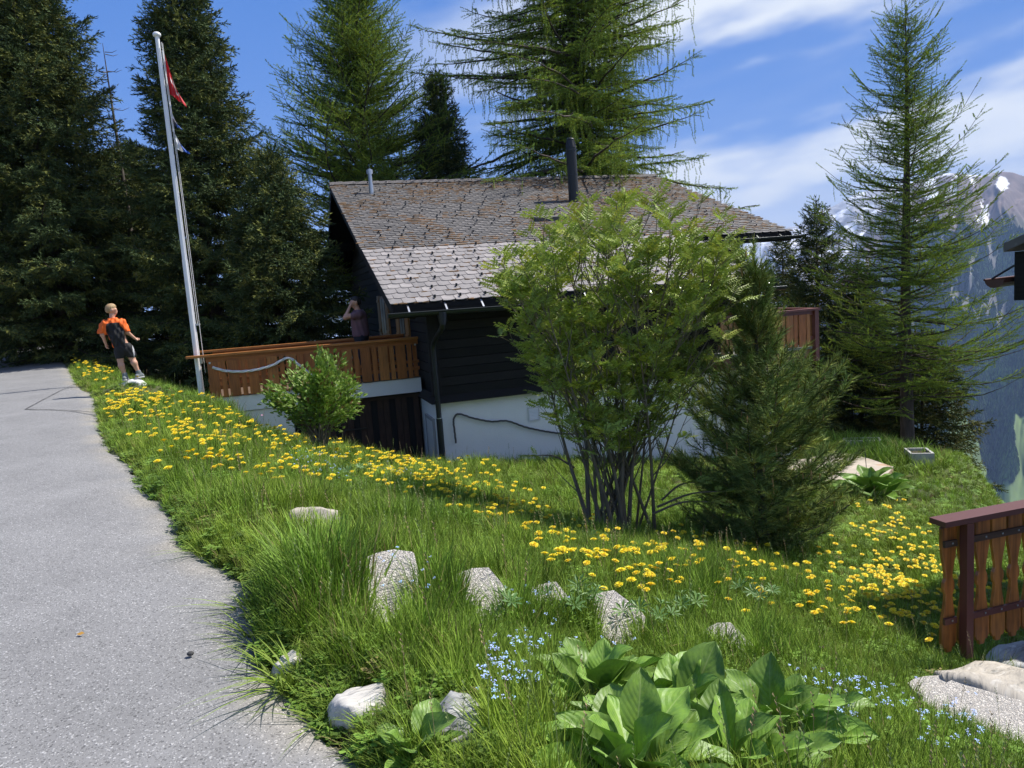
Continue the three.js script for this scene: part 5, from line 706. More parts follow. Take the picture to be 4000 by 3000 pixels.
{ const R = rng(71), L = { tall: [[], [], []], short: [[], []], herb: [[], []], clover: [[], []] };
  const col = (x, z, k) => { const w = clamp(0.5 + 1.1 * fbm(x * 0.6, z * 0.6, 3, 70)), v = 0.5 + 1.0 * R(); const a = k === 'tall' ? [[0.18, 0.30, 0.035], [0.29, 0.39, 0.05]] : k === 'short' ? [[0.20, 0.32, 0.045], [0.30, 0.38, 0.065]] : k === 'herb' ? [[0.18, 0.32, 0.05], [0.26, 0.38, 0.06]] : [[0.15, 0.28, 0.045], [0.22, 0.33, 0.055]]; const tallHere = k === 'tall' ? clamp((sward(x, z, 1) - 0.17) * 5) : 0; const dry = R() < 0.03; return dry ? rgb(0.34 * v, 0.28 * v, 0.12 * v) : rgb(lerp(lerp(a[0][0], a[1][0], w), 0.16, tallHere) * v, lerp(lerp(a[0][1], a[1][1], w), 0.29, tallHere) * v, lerp(lerp(a[0][2], a[1][2], w), 0.04, tallHere) * v); };
  const N = 210000;
  for (let i = 0; i < N; i++) {
    // denser near the viewpoint, where single blades can be told apart
    const az = (R() - 0.40) * 1.75, r = 1.6 * Math.pow(24 / 1.6, Math.pow(R(), 0.85)), x = r * Math.sin(az), z = -r * Math.cos(az), s = sideOf(x, z);
    if (s < 0.02 || s > 22 || blocked(x, z) || patioHit(x, z)) continue;
    const far = r > 10, keep = r < 3 ? 0.42 : r < 6 ? 0.5 : r < 10 ? 0.62 : 0.6; if (R() > keep) continue;
    const y = groundY(x, z), h = sward(x, z, s), q = new THREE.Quaternion().setFromAxisAngle(V(0, 1, 0), R() * 6.28), p = V(x, y, z), t = R();
    const lush = fbm(x * 0.5, z * 0.5, 2, 90);
    if (t < 0.52) { const hh = h * (1.15 + 0.8 * R()); const wide = Math.max(hh, 0.2); L.tall[R() * 3 | 0].push([matrix(p, q, V(wide * (far ? 1.2 : 0.9), hh * 1.15, wide * (far ? 1.2 : 0.9))), col(x, z, 'tall')]); }
    else if (t < 0.70) { const hh = Math.min(h, 0.2) * (0.7 + 0.5 * R()); L.short[R() * 2 | 0].push([matrix(p, q, V(Math.max(0.1, hh), hh, Math.max(0.1, hh))), col(x, z, 'short')]); }
    else if (t < 0.82) L.clover[R() * 2 | 0].push([matrix(p, q, V(0.13, Math.min(h, 0.2) * 0.9, 0.13).multiplyScalar(0.8 + 0.4 * R())), col(x, z, 'clover')]);
    else L.herb[R() * 2 | 0].push([matrix(p, q, Math.min(0.2, h * 0.9) * (0.6 + 0.5 * R())), col(x, z, 'herb')]);
  }
  const put = (n, geos, lists, label) => lists.forEach((l, k) => tag(inst(n, geos[k], grassMat, l), label, 'grass'));
  put('meadow_grass', TALL, L.tall, 'tall green meadow grass on the slope beside the road'); put('short_grass', SHORT, L.short, 'short green grass in the meadow sward'); put('clover', CLOVER, L.clover, 'low clover leaves among the meadow grass'); put('meadow_herbs', HERB, L.herb, 'broad-leaved herbs among the meadow grass');
  console.log('grass', Object.entries(L).map(([k, v]) => k + ' ' + v.map(l => l.length)).join(' '));
}
// seed stalks standing above the sward, and a sprawling tuft over the road edge
{ const R = rng(88), g = new GB(); g.tube([V(0, -0.05, 0), V(0.03, 0.5, 0), V(0.10, 0.9, 0.02)], [0.0035, 0.003, 0.002], 3, false); for (let k = 0; k < 16; k++) { const t = k / 16, p = V(0.08 + 0.06 * t, 0.78 + 0.24 * t, 0.02), a = k * 2.4; g.tri(p, p.clone().add(V(Math.cos(a) * 0.022, 0.025, Math.sin(a) * 0.022)), p.clone().add(V(Math.cos(a + 0.6) * 0.018, 0.035, Math.sin(a + 0.6) * 0.018))); } const l = [];
  for (let k = 0; k < 9000 && l.length < 1500; k++) { const az = (R() - 0.42) * 1.5, r = 2 + 16 * R(), x = r * Math.sin(az), z = -r * Math.cos(az), s = sideOf(x, z); if (s < 0.15 || s > 18 || blocked(x, z) || R() > 0.35 + 1.4 * fbm(x * 0.9, z * 0.9, 2, 17)) continue; const v = 0.7 + 0.6 * R(), dry = R() < 0.4; l.push([matrix(sit(x, z), new THREE.Quaternion().setFromAxisAngle(V(0, 1, 0), R() * 6.28), (sward(x, z, s) * 1.3 + 0.12) * (0.9 + 0.5 * R())), dry ? rgb(0.34 * v, 0.25 * v, 0.13 * v) : rgb(0.22 * v, 0.28 * v, 0.09 * v)]); }
  tag(inst('grass_stalks', g.geo(), std(1, 1, 1, 0.8), l), 'thin flowering grass stalks standing above the sward', 'grass');
  const L2 = []; for (const [x, y, sc] of [[622, 1478, 0.30], [640, 1492, 0.26], [600, 1462, 0.22], [548, 1330, 0.24], [700, 1572, 0.2], [560, 1395, 0.25], [440, 1198, 0.2]]) { const q = onGround(x, y); L2.push([matrix(q, new THREE.Quaternion().setFromAxisAngle(V(0, 1, 0), R() * 6.28), V(sc * 1.3, sc, sc * 1.3)), rgb(0.24, 0.34, 0.05)]); }
  tag(inst('edge_grass', tuft(33, 30, 0.2, 1.5, 0.016, 5), grassMat, L2), 'long arching grass sprawling over the road edge', 'grass'); }
// dandelions: patches read off the photograph, set on the ground
{ const R = rng(13), spots = [];
  const PATCH = [[200, 784, 62, 30, 75, 'behind the boy at the road edge'], [290, 884, 68, 34, 105, 'in the dense patch at the road edge below the boy'], [440, 905, 90, 50, 55, 'scattered in tall grass below the flagpole'], [560, 930, 110, 60, 65, 'scattered in tall grass before the terrace'], [360, 1010, 90, 60, 22, 'scattered along the middle of the road edge'], [700, 950, 100, 55, 80, 'under the round shrub'], [940, 1040, 130, 45, 150, 'in the dense band before the white wall'], [1070, 1100, 110, 45, 80, 'in the band uphill of the rowan'], [1220, 1170, 110, 40, 35, 'in the shade at the foot of the rowan'], [1310, 1235, 140, 35, 55, 'in the sunlit row below the rowan'], [1500, 1195, 90, 50, 26, 'beside the pine shadow'], [1620, 1240, 130, 40, 34, 'below the pine'], [1660, 1330, 110, 50, 12, 'scattered large in mid meadow'], [1950, 1180, 110, 50, 45, 'right of the pine'], [1960, 1290, 110, 70, 95, 'in the meadow left of the carved fence'], [2050, 1400, 70, 30, 20, 'at the foot of the carved fence'], [2130, 1320, 80, 70, 30, 'seen through the carved fence boards'], [2118, 1570, 12, 16, 4, 'beside the near pebbled slab'], [1900, 1110, 60, 30, 12, 'near the broad-leaved garden plant'], [640, 1000, 200, 60, 110, 'scattered over the upper bank'], [420, 960, 120, 70, 70, 'scattered along the upper road verge'], [1400, 1280, 200, 50, 40, 'scattered in mid meadow below the rowan'], [1900, 1270, 150, 120, 110, 'scattered over the right-hand meadow'], [830, 1000, 90, 30, 50, 'at the brink above the garage door'], [230, 800, 80, 40, 40, 'behind the boy at the road edge']];
  for (const [x, y, rx, ry, n, where] of PATCH) for (let k = 0; k < n; k++) { const a = R() * 6.28, q = Math.pow(R(), 0.62), px = x + rx * q * Math.cos(a) * 1.15, py = y + ry * q * Math.sin(a) * 1.15; const g = onGround(px, py + 12); if (!g || g.z < -32) continue; const s = sideOf(g.x, g.z); if (s < 0.12 || blocked(g.x, g.z)) continue; spots.push([g, s, where, toPx(g)[2]]); }
  spots.sort((a, b) => a[3] - b[3]);
  const head = (seed) => { const g = new GB(), R = rng(seed); for (const [n, r0, r1, y0, y1] of [[18, 0.1, 1, 0.0, 0.18], [16, 0.05, 0.78, 0.06, 0.34], [12, 0, 0.5, 0.12, 0.46], [7, 0, 0.25, 0.2, 0.5]]) for (let k = 0; k < n; k++) { const a = k / n * 6.28 + R(), w = 0.9 * 6.28 / n * 0.62, q = r1 * (0.88 + 0.2 * R()), P = (aa, r, y) => V(Math.cos(aa) * r, y, Math.sin(aa) * r); g.quad(P(a - w * 0.4, Math.max(0.03, r0), y0), P(a + w * 0.4, Math.max(0.03, r0), y0), P(a + w, q, y1 + 0.08 * (R() - 0.5)), P(a - w, q, y1 + 0.08 * (R() - 0.5))); } g.tube([V(0, -0.3, 0), V(0, 0.02, 0)], [0.18, 0.34], 6); return g.geo(); };
  const heads = [head(1), head(2)], yel = [phys(0.86, 0.66, 0.008, 0.7, { transmission: 0.15, thickness: 0 }), phys(0.90, 0.74, 0.012, 0.7, { transmission: 0.15, thickness: 0 })], stemG = new GB().tube([V(0, -0.1, 0), V(0.03, 0.5, 0), V(0, 1, 0)], [0.011, 0.010, 0.009], 4, false).geo(), stemM = std(0.20, 0.22, 0.07, 0.7), rest = [[], []];
  spots.forEach(([g, s, where, d], i) => {
    const h = Math.max(0.12, sward(g.x, g.z, s) * 1.05 + 0.06 * R()) + 0.03 * R(), r = (0.027 + 0.011 * R()) * (d > 11 ? 1.12 : 1), tl = quatDir(V(0.35 * (R() - 0.35), 1, 0.35 * (R() - 0.4) + 0.15)), y = groundY(g.x, g.z), k = R() < 0.5 ? 0 : 1;
    if (i < 298) { const t = thing('dandelion', `yellow dandelion ${where}`, 'flower', V(g.x, y, g.z), R() * 6.28, 'dandelions ' + where); const st = mesh('stem', stemG, stemM, t); st.scale.set(0.35, h, 0.35); const f = mesh('flower_head', heads[k], yel[k], t); f.position.y = h; f.quaternion.copy(tl); f.scale.setScalar(r); }
    else rest[k].push([matrix(V(g.x, y + h, g.z), tl, r), null]);
  });
  rest.forEach((l, k) => l.length && tag(inst('far_dandelions', heads[k], yel[k], l), 'mass of small yellow dandelion heads farther up the meadow', 'flowers')); console.log('dandelions', spots.length);
  // forget-me-nots, and a few other blooms
  const bl = new GB(); for (let f = 0; f < 7; f++) { const x = 0.9 * (R() - 0.5), z = 0.9 * (R() - 0.5), y = 0.5 * R(); for (let k = 0; k < 5; k++) { const a = k * 1.257 + f, c = V(x, y, z), w = 0.6; bl.tri(c, V(x + Math.cos(a - w) * 0.16, y + 0.03, z + Math.sin(a - w) * 0.16), V(x + Math.cos(a + w) * 0.16, y + 0.03, z + Math.sin(a + w) * 0.16)); } }
  const BL = [[700, 1010, 60, 30, 60], [640, 985, 50, 25, 25], [850, 1020, 50, 20, 30], [1120, 1510, 60, 50, 46], [1090, 1560, 50, 50, 30], [900, 1320, 80, 40, 14], [1180, 1390, 90, 60, 22], [1800, 1545, 90, 40, 40], [1900, 1560, 90, 50, 40], [2050, 1620, 70, 40, 30], [1720, 1520, 60, 40, 14], [2080, 1560, 50, 40, 16], [1330, 1450, 60, 60, 10]], lb = [];
  for (const [x, y, rx, ry, n] of BL) for (let k = 0; k < n; k++) { const g = onGround(x + rx * 2 * (R() - 0.5), y + ry * 2 * (R() - 0.5) + 20); if (!g) continue; const s = sideOf(g.x, g.z); if (s < 0.1) continue; lb.push([matrix(V(g.x, groundY(g.x, g.z) + sward(g.x, g.z, s) * 0.95 + 0.05 * R() + 0.03, g.z), quatDir(V(0.5 * (R() - 0.5), 1, 0.3 + 0.4 * (R() - 0.5)), R() * 6.28), 0.014 + 0.012 * R()), rgb(0.34 + 0.12 * R(), 0.50 + 0.1 * R(), 0.88)]); }
  tag(inst('forget_me_nots', bl.geo(), std(1, 1, 1, 0.7), lb), 'tiny pale blue forget-me-nots dotted through the grass', 'flowers');
  const pk = new GB(); for (let k = 0; k < 14; k++) { const a = k * 2.4, r = 0.2 + 0.5 * R(), c = V(0, 0.1 * R(), 0), w = 0.3; pk.tri(c, V(Math.cos(a - w) * r, 0.4 * R(), Math.sin(a - w) * r), V(Math.cos(a + w) * r, 0.4 * R(), Math.sin(a + w) * r)); } const pkG = pk.geo();
  for (const [x, y, lab, c, where] of [[1776, 1422, 'mauve flower near the large yellow dandelions in mid meadow', [0.32, 0.10, 0.30], 0], [1778, 1475, 'magenta flower just above the forget-me-nots', [0.42, 0.06, 0.24], 0]]) { const g = onGround(x, y + 24), h = 0.16, t = thing('meadow_flower', lab, 'flower', g); const st = mesh('stem', stemG, stemM, t); st.scale.set(0.3, h, 0.3); const f = mesh('flower_head', pkG, std(...c, 0.7), t); f.position.y = h; f.scale.setScalar(0.026); }
  const pl = []; for (let k = 0; k < 34; k++) { const g = onGround(590 + 50 * (R() + R() - 1), 925 + 30 * (R() - 0.5)); if (!g) continue; pl.push([matrix(g.clone().add(V(0, 0.3 + 0.15 * R(), 0)), quatDir(V(0.4 * (R() - 0.5), 1, 0.4)), 0.03), null]); } tag(inst('pink_flowers', pkG, std(0.52, 0.24, 0.38, 0.7), pl), 'pink meadow flowers left of the round shrub', 'flowers');
}
// lupine leaves: hands of narrow leaflets
{ const R = rng(19), hand = s => { const g = new GB(), R = rng(s); for (let k = 0; k < 8; k++) { const a = k / 8 * 6.28, d = V(Math.cos(a), 0.42, Math.sin(a)), q = V(-Math.sin(a), 0, Math.cos(a)).multiplyScalar(0.13), m = d.clone().multiplyScalar(0.6), e = d.clone().multiplyScalar(1).add(V(0, -0.05, 0)), o = V(0, 0, 0); g.col = Array(3).fill(0.85 + 0.3 * R()); g.tri(o, m.clone().add(q).add(V(0, 0.06, 0)), m); g.tri(o, m, m.clone().sub(q).add(V(0, 0.06, 0))); g.tri(m, m.clone().add(q).add(V(0, 0.06, 0)), e); g.tri(m, e, m.clone().sub(q).add(V(0, 0.06, 0))); } return g.geo(); }, hg = [hand(1), hand(2)], lm = [[0.10, 0.22, 0.04], [0.14, 0.26, 0.05]].map(c => phys(...c, 0.55, { transmission: 0.3, thickness: 0, vertexColors: true })), stem = new GB().tube([V(0, 0, 0), V(0, 1, 0)], [0.004, 0.003], 4, false).geo(), sm = std(0.10, 0.15, 0.05, 0.8);
  for (const [x, y, n, sp, where] of [[1268, 1352, 7, 0.12, 'right beside the mid-meadow pebbled slab'], [1225, 1375, 6, 0.12, 'left of the mid-meadow pebbled slab'], [1400, 1395, 10, 0.18, 'above the broad-leaved plants'], [1480, 1370, 7, 0.16, 'in the open sward above the broad-leaved plants'], [1290, 1205, 7, 0.2, 'at the shade line of the rowan'], [770, 1050, 8, 0.24, 'in the upper meadow above the buff rock'], [1640, 1340, 8, 0.2, 'near the large mid-meadow dandelions'], [1090, 1390, 4, 0.1, 'under the second pebbled slab']]) {
    const g = onGround(x, y), t = thing('lupine', `lupine with hand-shaped leaves ${where}`, 'plant', g, 0, 'lupine plants');
    for (let k = 0; k < n; k++) { const a = k * 2.4, r = sp * Math.sqrt((k + 0.5) / n), h = 0.16 + 0.14 * R(), e = V(r * Math.cos(a), h, r * Math.sin(a)); mesh('stalk', new GB().tube([V(0, -0.03, 0), e.clone().multiplyScalar(0.5).add(V(0, 0.04, 0)), e], 0.0035, 4, false).geo(), sm, t); const l = mesh('leaf', hg[k % 2], lm[R() * 2 | 0], t); l.position.copy(e); l.quaternion.copy(quatDir(V(0.5 * Math.cos(a), 1, 0.5 * Math.sin(a)), R() * 6)); l.scale.setScalar(0.065 + 0.035 * R()); } } }
// broad-leaved plants in the foreground: every leaf a piece of its own
const veinTex = colourTex(256, 256, (u, v) => { const x = Math.abs(u - 0.5) * 2, mid = sstep(0.045, 0.015, x), t = (v - 0.45 * x) * 7.5, sv = sstep(0.10, 0.03, Math.abs(t - Math.round(t)) / 1.0) * sstep(1.02, 0.6, x), n = fbm(u * 9, v * 9, 4, 66), c = [0.17 * (1 + 0.5 * n), 0.30 * (1 + 0.4 * n), 0.05]; const k = Math.max(0.7 * mid, 0.16 * sv); return [lerp(c[0], 0.30, k), lerp(c[1], 0.40, k), lerp(c[2], 0.14, k)]; });
const veinBump = greyTex(256, 256, (u, v) => { const x = Math.abs(u - 0.5) * 2, t = (v - 0.45 * x) * 7.5, q = Math.abs(t - Math.round(t)) * 2; return 0.35 + 0.5 * q * sstep(0, 0.2, x) + 0.25 * fbm(u * 12, v * 12, 3, 6); });
const broad = [1, 0.82, 1.2].map(k => phys(k, k, k * 0.9, 0.45, { map: veinTex, bumpMap: veinBump, bumpScale: 0.0022, transmission: 0.25, thickness: 0, specularIntensity: 0.6 }));
function bigLeaf(seed, ratio = 0.62) { const R = rng(seed), NU = 8, NV = 9, p = [], uv = [], id = [], fold = 0.25 + 0.35 * R(), curl = 0.25 + 0.5 * R(), tw = 0.5 * (R() - 0.5), wave = 0.03 + 0.03 * R(), ph = R() * 6;
  for (let j = 0; j <= NV; j++) for (let i = 0; i <= NU; i++) { const v = j / NV, s = i / NU * 2 - 1; const w = ratio * 0.5 * Math.pow(Math.sin(Math.PI * Math.pow(clamp(v, 0.001, 0.999), 0.72)), 0.62) * (1 + 0.045 * Math.sin(v * 60 + s) * (Math.abs(s) > 0.95 ? 1 : 0)); const x = s * w, y = v - 0.10 * Math.abs(s) * (1 - v) * sstep(0.35, 0, v) * 2; let z = fold * Math.abs(s) * w * 1.1 - curl * v * v * 0.55 + wave * Math.sin(v * 11 + ph + 2 * s) * Math.abs(s); const c = Math.cos(tw * v), q = Math.sin(tw * v); p.push(x * c - z * q, y, x * q + z * c); uv.push(0.5 + s / 2, v); }
  for (let j = 0; j < NV; j++) for (let i = 0; i < NU; i++) { const a = j * (NU + 1) + i; id.push(a, a + 1, a + NU + 1, a + 1, a + NU + 2, a + NU + 1); }
  const g = new THREE.BufferGeometry(); g.setAttribute('position', new THREE.Float32BufferAttribute(p, 3)); g.setAttribute('uv', new THREE.Float32BufferAttribute(uv, 2)); g.setIndex(id); g.computeVertexNormals(); return g; }
const LEAVES = [1, 2, 3, 4, 5, 6, 7].map(s => bigLeaf(s, 0.62 + 0.03 * s));
function broadPlant(label, px, py, n, spread, size, hgt, seed) { const g = onGround(px, py), R = rng(seed), t = thing('broad_leaved_plant', label, 'plant', g, 0, 'broad-leaved plants'), sm = std(0.22, 0.30, 0.10, 0.6);
  for (let k = 0; k < n; k++) { const a = k * 2.4 + 0.6 * R(), q = Math.sqrt((k + 0.6) / n), r = spread * q, up = lerp(1.25, 0.30, q) + 0.35 * (R() - 0.5), e = V(r * Math.cos(a) * 0.75, hgt * (1.05 - 0.55 * q) * (0.75 + 0.5 * R()), r * Math.sin(a) * 0.75), o = V(0.3 * e.x, -0.03, 0.3 * e.z); mesh('stalk', new GB().tube(new THREE.CatmullRomCurve3([o, o.clone().lerp(e, 0.55).add(V(0, 0.03, 0)), e]).getPoints(5), 0.0065, 5, false).geo(), sm, t);
    const l = mesh('leaf', LEAVES[R() * 7 | 0], broad[R() * 3 | 0], t); l.position.copy(e); const d = V(Math.cos(a) * Math.cos(up), Math.sin(up), Math.sin(a) * Math.cos(up)); const z = V(0, 1, 0).addScaledVector(d, -d.y).normalize().add(V(1.1 * (R() - 0.5), 0.4 * (R() - 0.5), 1.1 * (R() - 0.5))); const x = d.clone().cross(z).normalize(), zz = x.clone().cross(d); l.quaternion.setFromRotationMatrix(new THREE.Matrix4().makeBasis(x, d, zz)); l.scale.setScalar(size * (0.7 + 0.5 * R())); } return t; }
broadPlant('clump of large glossy leaves, leftmost and tallest of the foreground plants', 1300, 1585, 32, 0.25, 0.19, 0.27, 1);
broadPlant('clump of large glossy leaves in the middle of the foreground plants', 1470, 1640, 36, 0.28, 0.19, 0.24, 2);
broadPlant('clump of large glossy leaves, rightmost of the big foreground plants', 1670, 1640, 36, 0.28, 0.185, 0.23, 3);
broadPlant('clump of large glossy leaves cut off by the lower picture edge', 1370, 1730, 30, 0.27, 0.19, 0.21, 4);
broadPlant('small glossy-leaved plant among forget-me-nots, right of the big clumps', 1800, 1590, 8, 0.13, 0.14, 0.16, 5);
broadPlant('clump of large glossy leaves at the lower picture edge, between its neighbours', 1580, 1740, 34, 0.29, 0.19, 0.22, 8);
broadPlant('dock-like plant with narrow leaves beside the grey pointed rock', 905, 1650, 9, 0.12, 0.13, 0.09, 6);
broadPlant('pale broad-leaved garden plant beside the little terrace', 1885, 1080, 26, 0.5, 0.40, 0.30, 7);

// ---------------------------------------------------------------- people
// surface of a distance field on a grid (surface nets)
function fieldMesh(lo, hi, cell, f) {
  const nx = Math.ceil((hi.x - lo.x) / cell) + 1, ny = Math.ceil((hi.y - lo.y) / cell) + 1, nz = Math.ceil((hi.z - lo.z) / cell) + 1, F = new Float32Array(nx * ny * nz), I = (i, j, k) => (k * ny + j) * nx + i;
  for (let k = 0; k < nz; k++) for (let j = 0; j < ny; j++) for (let i = 0; i < nx; i++) F[I(i, j, k)] = f(lo.x + i * cell, lo.y + j * cell, lo.z + k * cell);
  const vid = new Int32Array(nx * ny * nz).fill(-1), P = [], id = [], E = [[0, 1], [0, 2], [0, 4], [1, 3], [1, 5], [2, 3], [2, 6], [3, 7], [4, 5], [4, 6], [5, 7], [6, 7]];
  for (let k = 0; k + 1 < nz; k++) for (let j = 0; j + 1 < ny; j++) for (let i = 0; i + 1 < nx; i++) {
    const v = []; let m = 0; for (let c = 0; c < 8; c++) { const q = F[I(i + (c & 1), j + ((c >> 1) & 1), k + (c >> 2))]; v.push(q); if (q < 0) m |= 1 << c; } if (m === 0 || m === 255) continue;
    let x = 0, y = 0, z = 0, n = 0; for (const [a, b] of E) if ((v[a] < 0) !== (v[b] < 0)) { const t = v[a] / (v[a] - v[b]); x += lerp(a & 1, b & 1, t); y += lerp((a >> 1) & 1, (b >> 1) & 1, t); z += lerp(a >> 2, b >> 2, t); n++; }
    vid[I(i, j, k)] = P.length / 3; P.push(lo.x + (i + x / n) * cell, lo.y + (j + y / n) * cell, lo.z + (k + z / n) * cell);
  }
  const q4 = (a, b, c, d, s) => { if (a < 0 || b < 0 || c < 0 || d < 0) return; s ? id.push(a, b, c, a, c, d) : id.push(a, c, b, a, d, c); };
  for (let k = 1; k + 1 < nz; k++) for (let j = 1; j + 1 < ny; j++) for (let i = 1; i + 1 < nx; i++) { const f0 = F[I(i, j, k)] < 0;
    if (f0 !== F[I(i + 1, j, k)] < 0) q4(vid[I(i, j - 1, k - 1)], vid[I(i, j, k - 1)], vid[I(i, j, k)], vid[I(i, j - 1, k)], f0);
    if (f0 !== F[I(i, j + 1, k)] < 0) q4(vid[I(i - 1, j, k - 1)], vid[I(i - 1, j, k)], vid[I(i, j, k)], vid[I(i, j, k - 1)], f0);
    if (f0 !== F[I(i, j, k + 1)] < 0) q4(vid[I(i - 1, j - 1, k)], vid[I(i, j - 1, k)], vid[I(i, j, k)], vid[I(i - 1, j, k)], f0); }
  const g = new THREE.BufferGeometry(); g.setAttribute('position', new THREE.Float32BufferAttribute(P, 3)); g.setIndex(id); g.computeVertexNormals(); return g;
}
const smin = (a, b, k) => { const h = Math.max(k - Math.abs(a - b), 0) / k; return Math.min(a, b) - h * h * k * 0.25; };
// bone: [ax,ay,az,ra, bx,by,bz,rb, flattening of z]
function bone(b, x, y, z) { const [ax, ay, az, ra, bx, by, bz, rb, fz = 1] = b, ux = bx - ax, uy = by - ay, uz = bz - az, L = ux * ux + uy * uy + uz * uz || 1e-9, t = clamp(((x - ax) * ux + (y - ay) * uy + (z - az) * uz) / L), dx = x - ax - t * ux, dy = y - ay - t * uy, dz = (z - az - t * uz) / fz; return (Math.sqrt(dx * dx + dy * dy + dz * dz) - lerp(ra, rb, t)) * Math.min(1, fz); }
function bonesMesh(bones, k, cell, clip) { const lo = V(1e9, 1e9, 1e9), hi = V(-1e9, -1e9, -1e9); for (const b of bones) for (const o of [0, 4]) { const r = b[o + 3] + 0.03; lo.min(V(b[o] - r, b[o + 1] - r, b[o + 2] - r)); hi.max(V(b[o] + r, b[o + 1] + r, b[o + 2] + r)); } return fieldMesh(lo, hi, cell, (x, y, z) => { let d = 1; for (const b of bones) d = smin(d, bone(b, x, y, z), k); return clip ? clip(d, x, y, z) : d; }); }
function handBones(w, dir, side, curl, s = 1) {   // palm and five fingers; dir: along the hand, side: towards the thumb
  const B = [], d = dir.clone().normalize(), t = side.clone().addScaledVector(d, -side.dot(d)).normalize(), n = d.clone().cross(t), P = (a, b, c) => w.clone().addScaledVector(d, a * s).addScaledVector(t, b * s).addScaledVector(n, c * s), add = (p, r, q, r2) => B.push([p.x, p.y, p.z, r * s, q.x, q.y, q.z, r2 * s]);
  add(P(0, 0, 0), 0.021, P(0.055, 0.016, 0), 0.018); add(P(0, 0, 0), 0.021, P(0.055, -0.016, 0), 0.017);
  [[0.024, 0.030, 0.022], [0.008, 0.034, 0.025], [-0.008, 0.031, 0.023], [-0.023, 0.024, 0.018]].forEach(([o, l1, l2]) => { const a = P(0.066, o, 0), c1 = curl * 0.9, b = P(0.066 + l1 * Math.cos(c1), o, l1 * Math.sin(c1)), c2 = curl * 2, c = P(0.066 + l1 * Math.cos(c1) + l2 * Math.cos(c2), o, l1 * Math.sin(c1) + l2 * Math.sin(c2)); add(a, 0.0088, b, 0.008); add(b, 0.008, c, 0.0068); });
  const a = P(0.012, 0.020, 0.004), b = P(0.038, 0.042, 0.014), c = P(0.064, 0.044, 0.022); add(a, 0.011, b, 0.0095); add(b, 0.0095, c, 0.008); return B;
}
const skin = phys(0.56, 0.31, 0.21, 0.55, { sheen: 0.2 });
const paint = (g, fn) => { const p = g.attributes.position, c = []; for (let i = 0; i < p.count; i++) c.push(...fn(p.getX(i), p.getY(i), p.getZ(i))); g.setAttribute('color', new THREE.Float32BufferAttribute(c, 3)); return g; };
function headGeo(c, f, s, cell = 0.0045) {   // c: centre of the skull, f: where the face looks (level), s: head height
  const r = V(-f.z, 0, f.x), W = (a, b, d) => c.clone().addScaledVector(f, a * s).addScaledVector(V(0, 1, 0), b * s).addScaledVector(r, d * s), B = [], add = (p, ra, q, rb) => B.push([p.x, p.y, p.z, ra * s, q.x, q.y, q.z, rb * s]);
  add(W(-0.06, 0.14, 0), 0.36, W(0.04, 0.12, 0), 0.34); add(W(0.08, 0.05, 0), 0.30, W(0.14, -0.26, 0), 0.17); add(W(0.2, -0.36, 0.02), 0.10, W(0.2, -0.36, -0.02), 0.10);
  add(W(0.36, 0.02, 0), 0.035, W(0.44, -0.10, 0), 0.05); for (const e of [-1, 1]) { add(W(0.27, -0.11, e * 0.13), 0.09, W(0.24, -0.17, e * 0.14), 0.08); add(W(0.33, 0.07, e * 0.12), 0.04, W(0.30, 0.06, e * 0.22), 0.04); add(W(-0.02, 0.05, e * 0.34), 0.05, W(-0.03, -0.09, e * 0.325), 0.04); }
  add(W(0.33, -0.21, 0.05), 0.032, W(0.33, -0.21, -0.05), 0.032); add(W(0.325, -0.255, 0.04), 0.03, W(0.325, -0.255, -0.04), 0.03);
  return [B, W];
}
